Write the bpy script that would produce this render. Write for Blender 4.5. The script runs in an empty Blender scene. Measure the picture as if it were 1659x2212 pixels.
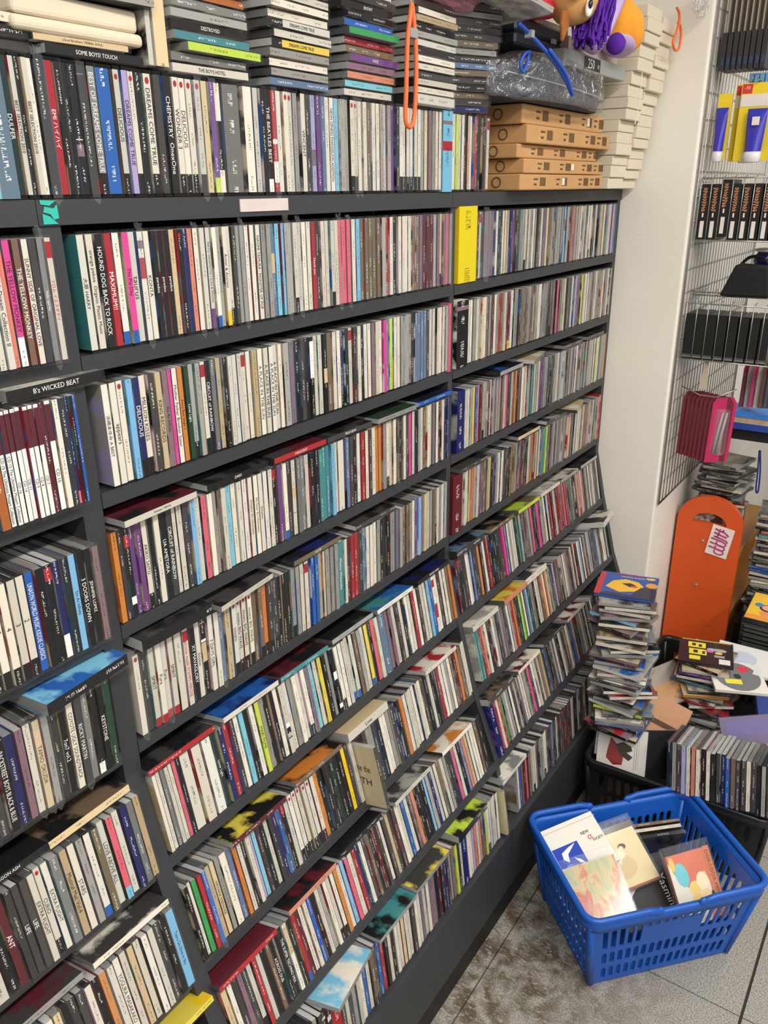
import bpy, bmesh, math, random
from mathutils import Matrix, Vector

random.seed(7)
R = math.radians
SC = bpy.context.scene
COL = SC.collection

# ------------------------------------------------------------------ camera
CAM_H = 1.57
_f, _pitch, _yaw, _roll, _d = 1754.356, 0.377049, 0.603537, -0.0121637, 0.753562
cam_data = bpy.data.cameras.new('camera')
cam_data.sensor_fit = 'HORIZONTAL'
cam_data.sensor_width = 36.0
cam_data.lens = _f * 36.0 / 1659.0
cam_data.clip_start = 0.02
cam = bpy.data.objects.new('camera', cam_data)
COL.objects.link(cam)
_fw = Vector((math.cos(_yaw) * math.cos(_pitch), math.sin(_yaw) * math.cos(_pitch), -math.sin(_pitch)))
_rt = Vector((math.sin(_yaw), -math.cos(_yaw), 0.0))
_up = _rt.cross(_fw)
_r2 = _rt * math.cos(_roll) + _up * math.sin(_roll)
_u2 = _up * math.cos(_roll) - _rt * math.sin(_roll)
CAM_LOC = Vector((0.0, -_d, CAM_H))
cam.matrix_world = Matrix(((_r2.x, _u2.x, -_fw.x, CAM_LOC.x), (_r2.y, _u2.y, -_fw.y, CAM_LOC.y), (_r2.z, _u2.z, -_fw.z, CAM_LOC.z), (0, 0, 0, 1)))
SC.camera = cam

def to_pixel(p):
    d = Vector(p) - CAM_LOC
    z = d.dot(_fw)
    if z < 0.05:
        return None
    return (829.5 + _f * d.dot(_r2) / z, 1106.0 - _f * d.dot(_u2) / z)

# ------------------------------------------------------------------ world, lights, exposure
world = bpy.data.worlds.new('shop_interior_light')
SC.world = world
world.use_nodes = True
bg = world.node_tree.nodes['Background']
bg.inputs[0].default_value = (1.0, 0.98, 0.95, 1)
bg.inputs[1].default_value = 0.42

def area(name, loc, sx, sy, power, target=None, color=(1.0, 0.975, 0.93)):
    l = bpy.data.lights.new(name, 'AREA')
    l.shape = 'RECTANGLE'; l.size = sx; l.size_y = sy; l.energy = power; l.color = color
    o = bpy.data.objects.new(name, l); COL.objects.link(o)
    o.location = loc
    if target is not None:
        o.rotation_euler = (Vector(target) - Vector(loc)).to_track_quat('-Z', 'Y').to_euler()
    return o

CEIL = 2.62
for i, (lx, ly, pw) in enumerate(((-0.6, -1.20, 22), (0.8, -1.20, 20), (2.2, -1.20, 9), (0.0, -2.4, 19), (1.5, -2.4, 13))):
    area('fluorescent_light', (lx, ly, CEIL - 0.09), 1.2, 0.22, pw)

vs = SC.view_settings
vs.view_transform = 'Standard'
vs.look = 'None'
vs.gamma = 1.0
vs.use_curve_mapping = False
vs.exposure = 0.55

# ------------------------------------------------------------------ palette and materials
def lin(c):
    return tuple((v / 255 / 12.92) if v / 255 <= 0.04045 else ((v / 255 + 0.055) / 1.055) ** 2.4 for v in c)

PAL = {k: tuple(0.80 * q for q in lin(v)) if k not in 'wN' else lin(v) for k, v in dict(
    w=(216, 209, 194), g=(172, 170, 162), G=(134, 134, 131), d=(66, 63, 62), k=(25, 24, 26), r=(178, 40, 48), m=(98, 30, 42),
    p=(226, 98, 122), h=(232, 72, 152), o=(216, 132, 56), O=(188, 104, 50), y=(234, 214, 84), Y=(246, 206, 22), e=(62, 160, 88),
    E=(34, 66, 46), b=(38, 98, 180), B=(30, 36, 94), c=(128, 196, 226), t=(70, 142, 144), T=(26, 47, 52), n=(122, 100, 80),
    N=(194, 172, 134), v=(114, 64, 136), V=(178, 166, 210), l=(200, 222, 74), a=(98, 124, 158), u=(136, 110, 120), f=(222, 140, 112),
    S=(108, 124, 146), M=(92, 30, 40)).items()}
CNAME = dict(w='white', g='pale grey', G='grey', d='dark grey', k='black', r='red', m='maroon', p='pink', h='hot pink', o='orange', O='rust orange',
    y='yellow', Y='bright yellow', e='green', E='dark green', b='blue', B='navy', c='light blue', t='teal', T='dark teal', n='brown', N='cream',
    v='purple', V='lavender', l='lime', a='steel blue', u='mauve', f='salmon', S='slate blue', M='white-stickered maroon')
DARK = set('kdmBETvrbntSMGaO')
WHITE = lin((235, 232, 225)); BLACK = lin((22, 21, 22))

def new_mat(name):
    m = bpy.data.materials.new(name); m.use_nodes = True
    return m, m.node_tree.nodes, m.node_tree.links

def mat(name, rgb, rough=0.5, metal=0.0, var=0.12, scale=18.0, bump=0.0, spec=0.5):
    """plain surface with a little procedural unevenness; rgb in 0-255 sRGB"""
    m, n, l = new_mat(name)
    b = n['Principled BSDF']
    c = lin(rgb)
    tc = n.new('ShaderNodeTexCoord'); nz = n.new('ShaderNodeTexNoise'); nz.inputs['Scale'].default_value = scale; nz.inputs['Detail'].default_value = 5
    l.new(tc.outputs['Object'], nz.inputs['Vector'])
    mx = n.new('ShaderNodeMix'); mx.data_type = 'RGBA'
    mx.inputs[6].default_value = (*[v * (1 - var) for v in c], 1); mx.inputs[7].default_value = (*[min(1, v * (1 + var)) for v in c], 1)
    l.new(nz.outputs['Fac'], mx.inputs[0]); l.new(mx.outputs[2], b.inputs['Base Color'])
    b.inputs['Roughness'].default_value = rough; b.inputs['Metallic'].default_value = metal
    b.inputs['Specular IOR Level'].default_value = spec
    if bump:
        bp = n.new('ShaderNodeBump'); bp.inputs['Strength'].default_value = bump; bp.inputs['Distance'].default_value = 0.002
        l.new(nz.outputs['Fac'], bp.inputs['Height']); l.new(bp.outputs[0], b.inputs['Normal'])
    return m

def clear_mat(name, tint=(1, 1, 1), haze=0.10, rough=0.08, gray=(0.75, 0.76, 0.76), crinkle=0.0):
    """thin clear polystyrene / film: see-through with a gloss and a trace of haze"""
    m, n, l = new_mat(name)
    n.remove(n['Principled BSDF'])
    out = n['Material Output']
    tr = n.new('ShaderNodeBsdfTransparent'); tr.inputs[0].default_value = (*tint, 1)
    df = n.new('ShaderNodeBsdfDiffuse'); df.inputs[0].default_value = (*gray, 1)
    gl = n.new('ShaderNodeBsdfGlossy'); gl.inputs['Roughness'].default_value = rough
    if crinkle:
        tc = n.new('ShaderNodeTexCoord'); nz = n.new('ShaderNodeTexNoise'); nz.inputs['Scale'].default_value = 26.0; nz.inputs['Detail'].default_value = 4.0; nz.inputs['Distortion'].default_value = 1.5
        l.new(tc.outputs['Object'], nz.inputs['Vector'])
        bp = n.new('ShaderNodeBump'); bp.inputs['Strength'].default_value = crinkle; bp.inputs['Distance'].default_value = 0.02
        l.new(nz.outputs['Fac'], bp.inputs['Height']); l.new(bp.outputs[0], gl.inputs['Normal'])
    m1 = n.new('ShaderNodeMixShader'); m1.inputs[0].default_value = haze
    l.new(tr.outputs[0], m1.inputs[1]); l.new(df.outputs[0], m1.inputs[2])
    lw = n.new('ShaderNodeLayerWeight'); lw.inputs[0].default_value = 0.5
    pw = n.new('ShaderNodeMath'); pw.operation = 'POWER'; pw.inputs[1].default_value = 4.0; l.new(lw.outputs['Facing'], pw.inputs[0])
    fr = n.new('ShaderNodeMath'); fr.operation = 'MULTIPLY_ADD'; fr.inputs[1].default_value = 0.5; fr.inputs[2].default_value = 0.03; l.new(pw.outputs[0], fr.inputs[0])
    m2 = n.new('ShaderNodeMixShader')
    l.new(fr.outputs[0], m2.inputs[0]); l.new(m1.outputs[0], m2.inputs[1]); l.new(gl.outputs[0], m2.inputs[2])
    l.new(m2.outputs[0], out.inputs[0])
    return m

def card_mat():
    """printed paper: base colour and ink colour come from the mesh, fine print and cover artwork from noise on the UVs"""
    m, n, l = new_mat('printed_card')
    b = n['Principled BSDF']
    a1 = n.new('ShaderNodeAttribute'); a1.attribute_name = 'Col'
    a2 = n.new('ShaderNodeAttribute'); a2.attribute_name = 'Ink'
    uv = n.new('ShaderNodeUVMap'); uv.uv_map = 'UV'
    sp = n.new('ShaderNodeSeparateXYZ'); l.new(uv.outputs[0], sp.inputs[0])
    def math_(op, a, b_=None, c=None):
        q = n.new('ShaderNodeMath'); q.operation = op
        for i, v in enumerate((a, b_, c)):
            if v is None: continue
            if isinstance(v, (int, float)): q.inputs[i].default_value = v
            else: l.new(v, q.inputs[i])
        return q.outputs[0]
    U, V = sp.outputs[0], sp.outputs[1]
    # letters: narrow noise along the spine, inside a central band, broken into words
    cb = n.new('ShaderNodeCombineXYZ'); l.new(math_('MULTIPLY', U, 88.0), cb.inputs[0]); l.new(math_('MULTIPLY', V, 2.2), cb.inputs[1])
    n1 = n.new('ShaderNodeTexNoise'); n1.inputs['Scale'].default_value = 1.0; n1.inputs['Detail'].default_value = 1.0; l.new(cb.outputs[0], n1.inputs['Vector'])
    cb2 = n.new('ShaderNodeCombineXYZ'); l.new(math_('MULTIPLY', U, 4.0), cb2.inputs[0])
    n2 = n.new('ShaderNodeTexNoise'); n2.inputs['Scale'].default_value = 1.0; n2.inputs['Detail'].default_value = 0.0; l.new(cb2.outputs[0], n2.inputs['Vector'])
    band = math_('LESS_THAN', math_('ABSOLUTE', math_('SUBTRACT', V, 0.5)), 0.14)
    letters = math_('MULTIPLY', math_('MULTIPLY', math_('GREATER_THAN', n1.outputs['Fac'], 0.53), math_('GREATER_THAN', n2.outputs['Fac'], 0.50)), band)
    # cover artwork (V above 5)
    cb3 = n.new('ShaderNodeCombineXYZ'); l.new(math_('MULTIPLY', U, 2.3), cb3.inputs[0]); l.new(math_('MULTIPLY', V, 2.3), cb3.inputs[1])
    n3 = n.new('ShaderNodeTexNoise'); n3.inputs['Scale'].default_value = 1.0; n3.inputs['Detail'].default_value = 4.0; l.new(cb3.outputs[0], n3.inputs['Vector'])
    rp = n.new('ShaderNodeMapRange'); rp.inputs[1].default_value = 0.47; rp.inputs[2].default_value = 0.56; l.new(n3.outputs['Fac'], rp.inputs[0])
    cover = math_('MULTIPLY', math_('GREATER_THAN', V, 5.0), rp.outputs[0])
    fac = math_('MAXIMUM', math_('MULTIPLY', letters, 0.72), cover)
    mx = n.new('ShaderNodeMix'); mx.data_type = 'RGBA'
    l.new(fac, mx.inputs[0]); l.new(a1.outputs['Color'], mx.inputs[6]); l.new(a2.outputs['Color'], mx.inputs[7])
    l.new(mx.outputs[2], b.inputs['Base Color'])
    b.inputs['Roughness'].default_value = 0.42
    b.inputs['Specular IOR Level'].default_value = 0.2
    return m

CARD = card_mat()
CLEAR = clear_mat('clear_polystyrene', haze=0.006, rough=0.10)
FILM = clear_mat('clear_plastic_film', haze=0.05, rough=0.22)
for _n in FILM.node_tree.nodes:
    if _n.type == 'MATH' and _n.operation == 'MULTIPLY_ADD': _n.inputs[2].default_value = 0.012
CRINKLE = clear_mat('crinkled_film', haze=0.03, rough=0.10, crinkle=1.0)
for _n in CRINKLE.node_tree.nodes:
    if _n.type == 'MATH' and _n.operation == 'MULTIPLY_ADD': _n.inputs[2].default_value = 0.16
INKW = mat('white_ink', (236, 233, 226), 0.5, var=0.0)
INKK = mat('black_ink', (26, 25, 27), 0.5, var=0.0)
INKR = mat('red_ink', (196, 44, 50), 0.5, var=0.0)
INKY = mat('yellow_ink', (240, 214, 70), 0.5, var=0.0)
RACK = mat('charcoal_laminate', (50, 51, 54), 0.5, var=0.10, scale=9, bump=0.05)
RACKD = mat('black_kickboard', (17, 15, 14), 0.6, var=0.25, scale=9)

# ------------------------------------------------------------------ mesh helpers
NOUV = ((0, -4), (0, -4), (0, -4), (0, -4))

class MB:
    """collects faces with colour, ink colour and UV; build() links them as one mesh object"""
    def __init__(self):
        self.v = []; self.f = []; self.c = []; self.i = []; self.u = []; self.m = []
    def face(self, pts, col=(0.5, 0.5, 0.5), ink=(0.5, 0.5, 0.5), uv=None, mi=0):
        n = len(self.v)
        self.v += [tuple(p) for p in pts]
        self.f.append(tuple(range(n, n + len(pts))))
        self.c.append(col); self.i.append(ink); self.u.append(uv or [(0, -4)] * len(pts)); self.m.append(mi)
    def box(self, a, b, M=None, col=(0.5, 0.5, 0.5), mi=0, cols=None, skip=()):
        (x0, y0, z0), (x1, y1, z1) = a, b
        P = [Vector(p) for p in ((x0, y0, z0), (x1, y0, z0), (x1, y1, z0), (x0, y1, z0), (x0, y0, z1), (x1, y0, z1), (x1, y1, z1), (x0, y1, z1))]
        if M is not None:
            P = [M @ p for p in P]
        F = {'bottom': (0, 3, 2, 1), 'top': (4, 5, 6, 7), 'front': (0, 1, 5, 4), 'right': (1, 2, 6, 5), 'back': (2, 3, 7, 6), 'left': (3, 0, 4, 7)}
        n = len(self.v); self.v += [tuple(p) for p in P]
        for k, q in F.items():
            if k in skip: continue
            self.f.append(tuple(n + j for j in q)); self.c.append((cols or {}).get(k, col)); self.i.append(col); self.u.append([(0, -4)] * 4); self.m.append(mi)
    def mesh(self, name, mats):
        me = bpy.data.meshes.new(name)
        me.from_pydata(self.v, [], self.f)
        for m_ in mats: me.materials.append(m_)
        me.polygons.foreach_set('material_index', self.m)
        ca = me.attributes.new('Col', 'FLOAT_COLOR', 'CORNER'); ci = me.attributes.new('Ink', 'FLOAT_COLOR', 'CORNER')
        ul = me.uv_layers.new(name='UV')
        A = []; B = []; U = []
        for f_, c, i_, u in zip(self.f, self.c, self.i, self.u):
            for k in range(len(f_)):
                A += [c[0], c[1], c[2], 1.0]; B += [i_[0], i_[1], i_[2], 1.0]; U += [u[k][0], u[k][1]]
        ca.data.foreach_set('color', A); ci.data.foreach_set('color', B); ul.data.foreach_set('uv', U)
        me.update()
        return me
    def build(self, name, mats, parent=None, smooth=False):
        if not isinstance(mats, (list, tuple)): mats = [mats]
        me = self.mesh(name, mats)
        return link(name, me, parent, smooth)

def link(name, me, parent=None, smooth=False):
    o = bpy.data.objects.new(name, me); COL.objects.link(o)
    if parent is not None: o.parent = parent
    if smooth and hasattr(me, 'polygons'):
        me.polygons.foreach_set('use_smooth', [True] * len(me.polygons))
    return o

def tag(o, label=None, cat=None, group=None, kind=None):
    if label: o['label'] = label
    if cat: o['category'] = cat
    if group: o['group'] = group
    if kind: o['kind'] = kind
    return o

def thing(name, label, cat, loc=(0, 0, 0), group=None, rot=None):
    o = bpy.data.objects.new(name, None); COL.objects.link(o)
    o.empty_display_size = 0.02
    o.location = loc
    if rot: o.rotation_euler = rot
    return tag(o, label, cat, group)

def simple(name, boxes, m, parent=None, M=None):
    b = MB()
    for a, c in boxes: b.box(a, c, M)
    return b.build(name, m, parent)

def tube(name, pts, rad, m, parent=None, closed=False, seg=8, smooth_pts=0):
    pts = [Vector(p) for p in pts]
    if smooth_pts:
        n = len(pts); out = []
        rng = range(n if closed else n - 1)
        for i in rng:
            p0 = pts[(i - 1) % n] if closed or i > 0 else pts[i]
            p1 = pts[i]; p2 = pts[(i + 1) % n]
            p3 = pts[(i + 2) % n] if closed or i + 2 < n else p2
            for k in range(smooth_pts):
                t = k / smooth_pts
                out.append(0.5 * ((2 * p1) + (-p0 + p2) * t + (2 * p0 - 5 * p1 + 4 * p2 - p3) * t * t + (-p0 + 3 * p1 - 3 * p2 + p3) * t ** 3))
        if not closed: out.append(pts[-1])
        pts = out
    n = len(pts); V_ = []; F = []
    up = Vector((0, 0, 1)); prev = None
    rads = rad if isinstance(rad, (list, tuple)) else [rad] * n
    for i, p in enumerate(pts):
        d = (pts[(i + 1) % n] - pts[i - 1]) if closed or 0 < i < n - 1 else (pts[1] - pts[0] if i == 0 else pts[-1] - pts[-2])
        d = d.normalized() if d.length > 1e-9 else Vector((0, 0, 1))
        a = prev if prev is not None else (up if abs(d.dot(up)) < 0.9 else Vector((1, 0, 0)))
        x = (a - d * a.dot(d)).normalized(); prev = x
        y = d.cross(x)
        rr = rads[min(i, len(rads) - 1)]
        for k in range(seg):
            t = 2 * math.pi * k / seg
            V_.append(p + x * math.cos(t) * rr + y * math.sin(t) * rr)
    for i in range(n if closed else n - 1):
        j = (i + 1) % n
        for k in range(seg):
            q = (k + 1) % seg
            F.append((i * seg + k, i * seg + q, j * seg + q, j * seg + k))
    if not closed:
        F.append(tuple(range(seg - 1, -1, -1))); F.append(tuple((n - 1) * seg + k for k in range(seg)))
    me = bpy.data.meshes.new(name); me.from_pydata([tuple(v) for v in V_], [], F); me.materials.append(m)
    return link(name, me, parent, True)

def prism(name, poly, depth, m, parent=None, M=None, bevel=0.0):
    """extrude a 2-D polygon (x, y) by depth along local z"""
    n = len(poly)
    V_ = [Vector((x, y, 0)) for x, y in poly] + [Vector((x, y, depth)) for x, y in poly]
    if M is not None: V_ = [M @ v for v in V_]
    F = [tuple(range(n - 1, -1, -1)), tuple(range(n, 2 * n))] + [(i, (i + 1) % n, n + (i + 1) % n, n + i) for i in range(n)]
    me = bpy.data.meshes.new(name); me.from_pydata([tuple(v) for v in V_], [], F); me.materials.append(m)
    o = link(name, me, parent)
    if bevel:
        bv = o.modifiers.new('soft_edges', 'BEVEL'); bv.width = bevel; bv.segments = 2; bv.limit_method = 'ANGLE'
    return o

def blob(name, loc, size, m, parent=None, rough=0.0, seed=0, rot=(0, 0, 0), seg=20):
    bm = bmesh.new(); bmesh.ops.create_uvsphere(bm, u_segments=seg, v_segments=seg * 2 // 3, radius=1.0)
    rnd = random.Random(seed)
    ph = [rnd.uniform(0, 6.28) for _ in range(6)]
    for v in bm.verts:
        k = 1 + rough * (math.sin(3 * v.co.x + ph[0]) * math.sin(4 * v.co.y + ph[1]) + 0.6 * math.sin(6 * v.co.z + ph[2]) * math.sin(5 * v.co.x + ph[3]))
        v.co = Vector((v.co.x * size[0] * k, v.co.y * size[1] * k, v.co.z * size[2] * k))
    me = bpy.data.meshes.new(name); bm.to_mesh(me); bm.free(); me.materials.append(m)
    o = link(name, me, parent, True); o.location = loc; o.rotation_euler = rot
    return o

_TEXT = []
def text_on(parent, s, M, height, maxlen, m, name='lettering'):
    """queue lettering: M places its centre (x along the writing, y up, z out of the surface)"""
    _TEXT.append((parent, s, M, height, maxlen, m, name))

def make_all_text():
    uniq = {}
    for t in _TEXT:
        if t[1] not in uniq:
            cu = bpy.data.curves.new('txt', 'FONT'); cu.body = t[1]; cu.resolution_u = 2; cu.size = 1.0
            o = bpy.data.objects.new('txt', cu); COL.objects.link(o); uniq[t[1]] = o
    bpy.context.view_layer.update()
    dg = bpy.context.evaluated_depsgraph_get()
    base = {}
    for s, o in uniq.items():
        ev = o.evaluated_get(dg)
        me = bpy.data.meshes.new_from_object(ev)
        base[s] = me
    for o in uniq.values():
        cu = o.data; bpy.data.objects.remove(o); bpy.data.curves.remove(cu)
    for parent, s, M, height, maxlen, m, name in _TEXT:
        src = base[s]
        if not src.vertices: continue
        xs = [v.co.x for v in src.vertices]; ys = [v.co.y for v in src.vertices]
        w = max(xs) - min(xs); h = max(max(ys) - min(ys), 0.45)
        sy = height / h; sx = min(sy, maxlen / w)
        me = src.copy(); me.name = name
        T = M @ Matrix.Diagonal((sx, sy, 1, 1)) @ Matrix.Translation((-(max(xs) + min(xs)) / 2, -(max(ys) + min(ys)) / 2, 0))
        me.transform(T)
        me.materials.clear(); me.materials.append(m)
        link(name, me, parent)
    for me in base.values():
        bpy.data.meshes.remove(me)

ORD = ['', 'first', 'second', 'third', 'fourth', 'fifth', 'sixth', 'seventh', 'eighth', 'ninth', 'tenth', 'eleventh', 'twelfth', 'thirteenth', 'fourteenth', 'fifteenth',
       'sixteenth', 'seventeenth', 'eighteenth', 'nineteenth', 'twentieth']
TENS = {2: 'twenty', 3: 'thirty', 4: 'forty', 5: 'fifty', 6: 'sixty', 7: 'seventy', 8: 'eighty', 9: 'ninety'}
def ordinal(n):
    if n <= 20: return ORD[n]
    t, u = divmod(n, 10)
    return (TENS[t][:-1] + 'ieth') if u == 0 else TENS[t] + '-' + ORD[u]

# ------------------------------------------------------------------ the setting
def wall_mat():
    m, n, l = new_mat('painted_plaster')
    b = n['Principled BSDF']; tc = n.new('ShaderNodeTexCoord')
    n1 = n.new('ShaderNodeTexNoise'); n1.inputs['Scale'].default_value = 3.0; n1.inputs['Detail'].default_value = 6
    n2 = n.new('ShaderNodeTexNoise'); n2.inputs['Scale'].default_value = 160.0; n2.inputs['Detail'].default_value = 3
    l.new(tc.outputs['Object'], n1.inputs['Vector']); l.new(tc.outputs['Object'], n2.inputs['Vector'])
    mx = n.new('ShaderNodeMix'); mx.data_type = 'RGBA'
    mx.inputs[6].default_value = (*lin((226, 218, 204)), 1); mx.inputs[7].default_value = (*lin((242, 237, 226)), 1)
    l.new(n1.outputs['Fac'], mx.inputs[0]); l.new(mx.outputs[2], b.inputs['Base Color'])
    b.inputs['Roughness'].default_value = 0.85
    bp = n.new('ShaderNodeBump'); bp.inputs['Strength'].default_value = 0.18; bp.inputs['Distance'].default_value = 0.002
    l.new(n2.outputs['Fac'], bp.inputs['Height']); l.new(bp.outputs[0], b.inputs['Normal'])
    return m

def floor_mat():
    m, n, l = new_mat('worn_granite_tile')
    b = n['Principled BSDF']; tc = n.new('ShaderNodeTexCoord')
    P = tc.outputs['Object']
    def noise(s, d=4.0, dist=0.0, vec=P):
        q = n.new('ShaderNodeTexNoise'); q.inputs['Scale'].default_value = s; q.inputs['Detail'].default_value = d; q.inputs['Distortion'].default_value = dist
        l.new(vec, q.inputs['Vector']); return q.outputs['Fac']
    def ramp(v, a, b_):
        q = n.new('ShaderNodeMapRange'); q.inputs[1].default_value = a; q.inputs[2].default_value = b_; l.new(v, q.inputs[0]); return q.outputs[0]
    def mix(f, a, b_):
        q = n.new('ShaderNodeMix'); q.data_type = 'RGBA'
        if isinstance(f, float): q.inputs[0].default_value = f
        else: l.new(f, q.inputs[0])
        for i, v in ((6, a), (7, b_)):
            if isinstance(v, tuple): q.inputs[i].default_value = (*v, 1)
            else: l.new(v, q.inputs[i])
        return q.outputs[2]
    def mul(a, b_):
        q = n.new('ShaderNodeMath'); q.operation = 'MULTIPLY'; l.new(a, q.inputs[0])
        if isinstance(b_, float): q.inputs[1].default_value = b_
        else: l.new(b_, q.inputs[1])
        return q.outputs[0]
    base = mix(ramp(noise(330, 2), 0.40, 0.62), lin((128, 124, 115)), lin((170, 166, 156)))
    base = mix(mul(ramp(noise(210, 2), 0.60, 0.66), 0.55), base, lin((92, 88, 82)))
    # trodden-in dirt, thickest in the strip where nobody walks along the rack foot
    sp = n.new('ShaderNodeSeparateXYZ'); l.new(P, sp.inputs[0])
    near = ramp(sp.outputs[1], -0.60, -0.34)
    dirt = mul(ramp(noise(24, 14, 0.5), 0.38, 0.60), near)
    base = mix(mul(dirt, 0.92), base, lin((84, 70, 52)))
    mp = n.new('ShaderNodeMapping'); mp.inputs['Scale'].default_value = (3.0, 1.0, 1.0); mp.inputs['Rotation'].default_value = (0, 0, 0.9); l.new(P, mp.inputs[0])
    scr = mul(mul(ramp(noise(70, 14, 1.2, mp.outputs[0]), 0.56, 0.64), near), 0.7)
    base = mix(scr, base, lin((176, 168, 152)))
    l.new(base, b.inputs['Base Color'])
    b.inputs['Roughness'].default_value = 0.42
    return m

FLOORM = floor_mat()
WALLM = wall_mat()
GROUT = mat('dark_grout', (52, 47, 43), 0.9, var=0.2)

floor = simple('floor', [((-2.0, -4.0, -0.06), (6.0, 0.3, -0.004))], GROUT)
tag(floor, 'grey speckled stone tile floor of the shop aisle', 'floor', kind='structure')
TS = 0.48
tile_me = {}
for i in range(-4, 8):
    for j in range(-7, 2):
        x0 = 1.354 + i * TS; y0 = -0.686 + j * TS
        if x0 > 4.5 or x0 < -1.0: continue
        gx = 0.0012; gy0 = 0.0028 if j == 0 else 0.0012
        b = MB(); b.box((x0 + gx, y0 + gy0, -0.03), (x0 + TS - gx, min(y0 + TS - (0.0028 if j == -1 else 0.0012), 0.25), 0.0 if j != 1 else 0.0015))
        b.build('tile', FLOORM, floor)

wb = simple('wall_back', [((-2.0, 0.30, 0.0), (6.0, 0.36, CEIL))], WALLM)
tag(wb, 'off-white wall standing behind the disc racks', 'wall', kind='structure')
wr = simple('wall_right', [((2.192, -0.172, 0.0), (6.0, 0.299, CEIL))], WALLM)
tag(wr, 'off-white plastered pillar closing the row of racks', 'wall', kind='structure')
bv = wr.modifiers.new('edge', 'BEVEL'); bv.width = 0.006; bv.segments = 3
ce = simple('ceiling', [((-2.0, -4.0, CEIL), (6.0, 0.36, CEIL + 0.05))], mat('ceiling_board', (222, 220, 214), 0.9, var=0.05))
tag(ce, 'plain white ceiling board above the aisle', 'ceiling', kind='structure')

# ------------------------------------------------------------------ the rack: three bays
ROWS = {1: (1.566, 0.0, 0), 2: (1.409, 0.0, 0), 3: (1.253, 0.0, 0), 4: (1.082, 0.0, 0), 5: (0.912, 0.0, 0),
        6: (0.737, -0.030, 11), 7: (0.570, -0.075, 14), 8: (0.415, -0.133, 17), 9: (0.240, -0.165, 7)}
PROFILE = [(0.17, 0.0), (0.17, 1.541), (0.005, 1.541), (0.005, 0.868), (-0.026, 0.737), (-0.071, 0.570), (-0.129, 0.415), (-0.161, 0.262), (-0.173, 0.240), (-0.173, 0.070), (-0.160, 0.070), (-0.160, 0.0)]
BAYS = {'L': (0.02, 0.506, 'black shelving bay running on past the upright with the green sticker'),
        'C': (0.506, 1.318, 'wide black shelving bay between the green-stickered upright and the next upright'),
        'R': (1.318, 2.188, 'black shelving bay whose end stands against the white pillar')}
racks = {}
YZ = Matrix(((0, 0, 1, 0), (1, 0, 0, 0), (0, 1, 0, 0), (0, 0, 0, 1)))
def make_upright(x0, x1, parent):
    return prism('upright', PROFILE, x1 - x0, RACK, parent, Matrix.Translation((x0, 0, 0)) @ YZ)
for k, (x0, x1, lab) in BAYS.items():
    t = thing('shelving_rack', lab, 'shelf', (0, 0, 0), 'black disc racks')
    racks[k] = t
    inner0 = x0 + 0.026 if k == 'C' else (x0 + 0.016 if k == 'R' else x0)
    inner1 = x1
    if k == 'C': make_upright(x0, x0 + 0.026, t)
    if k == 'R': make_upright(x0, x0 + 0.016, t); make_upright(2.168, 2.188, t); inner1 = 2.168
    for r_, (z, y, tilt) in ROWS.items():
        M = Matrix.Translation((0, y, z)) @ Matrix.Rotation(R(-tilt), 4, 'X')
        if r_ == 1:
            simple('top_board', [((x0 + (0.0004 if k != 'L' else 0), 0.002, 1.5412), (x1 - 0.0004, 0.17, z - 0.0005))], RACK, t)
        else:
            b = MB(); b.box((inner0 + 0.0005, 0.004, -0.019), (inner1 - 0.0005, 0.152, -0.0005), M)
            b.build('shelf_board', RACK, t)
    simple('back_panel', [((inner0, 0.171, 0.0), (inner1, 0.177, 1.541))], RACK, t)
    simple('plinth', [((inner0 + (0.0006 if k != 'L' else 0), -0.1745, 0.070), (inner1 - 0.0006, -0.150, 0.236))], RACK, t)
    simple('kick_strip', [((x0 + 0.0003, -0.170, 0.0), (x1 - 0.0003, -0.1605, 0.0695))], RACKD, t)

# torn green sticker on the upright and a faded paper strip on the board
GRN = mat('green_sticker', (38, 178, 158), 0.5, var=0.1)
b = MB()
def sx(px, pz): return (0.508 + px * 0.022, 0.0012, 1.5425 + (pz + 0.046) * 0.33)
for poly in ([(0.10, .022), (0.92, .020), (0.55, .006), (0.12, .010)], [(0.30, .004), (0.75, -.002), (0.95, .010), (0.97, -.030), (0.70, -.034), (0.55, -.018), (0.2, -.012)], [(0.15, -.016), (0.5, -.024), (0.9, -.046), (0.14, -.046)]):
    b.face([sx(*p) for p in poly][::-1]); 
g_ = b.build('torn_sticker', GRN, racks['C'])
tag(g_, 'torn turquoise green sticker')
sm = g_.modifiers.new('thick', 'SOLIDIFY'); sm.thickness = 0.0004
simple('paper_strip', [((0.788, 0.0004, 1.547), (0.879, 0.0019, 1.562))], mat('faded_paper', (206, 190, 184), 0.7, var=0.12, scale=60), racks['C'])

# ------------------------------------------------------------------ compact discs
CW, CD_, CH = 0.0104, 0.142, 0.125

def parse(tok):
    title = ''
    if '{' in tok:
        tok, title = tok.split('{'); title = title.rstrip('}')
    width = 1.0
    if ':' in tok:
        tok, w = tok.split(':'); width = float(w)
    return tok[0], tok[1:], width, title

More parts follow.
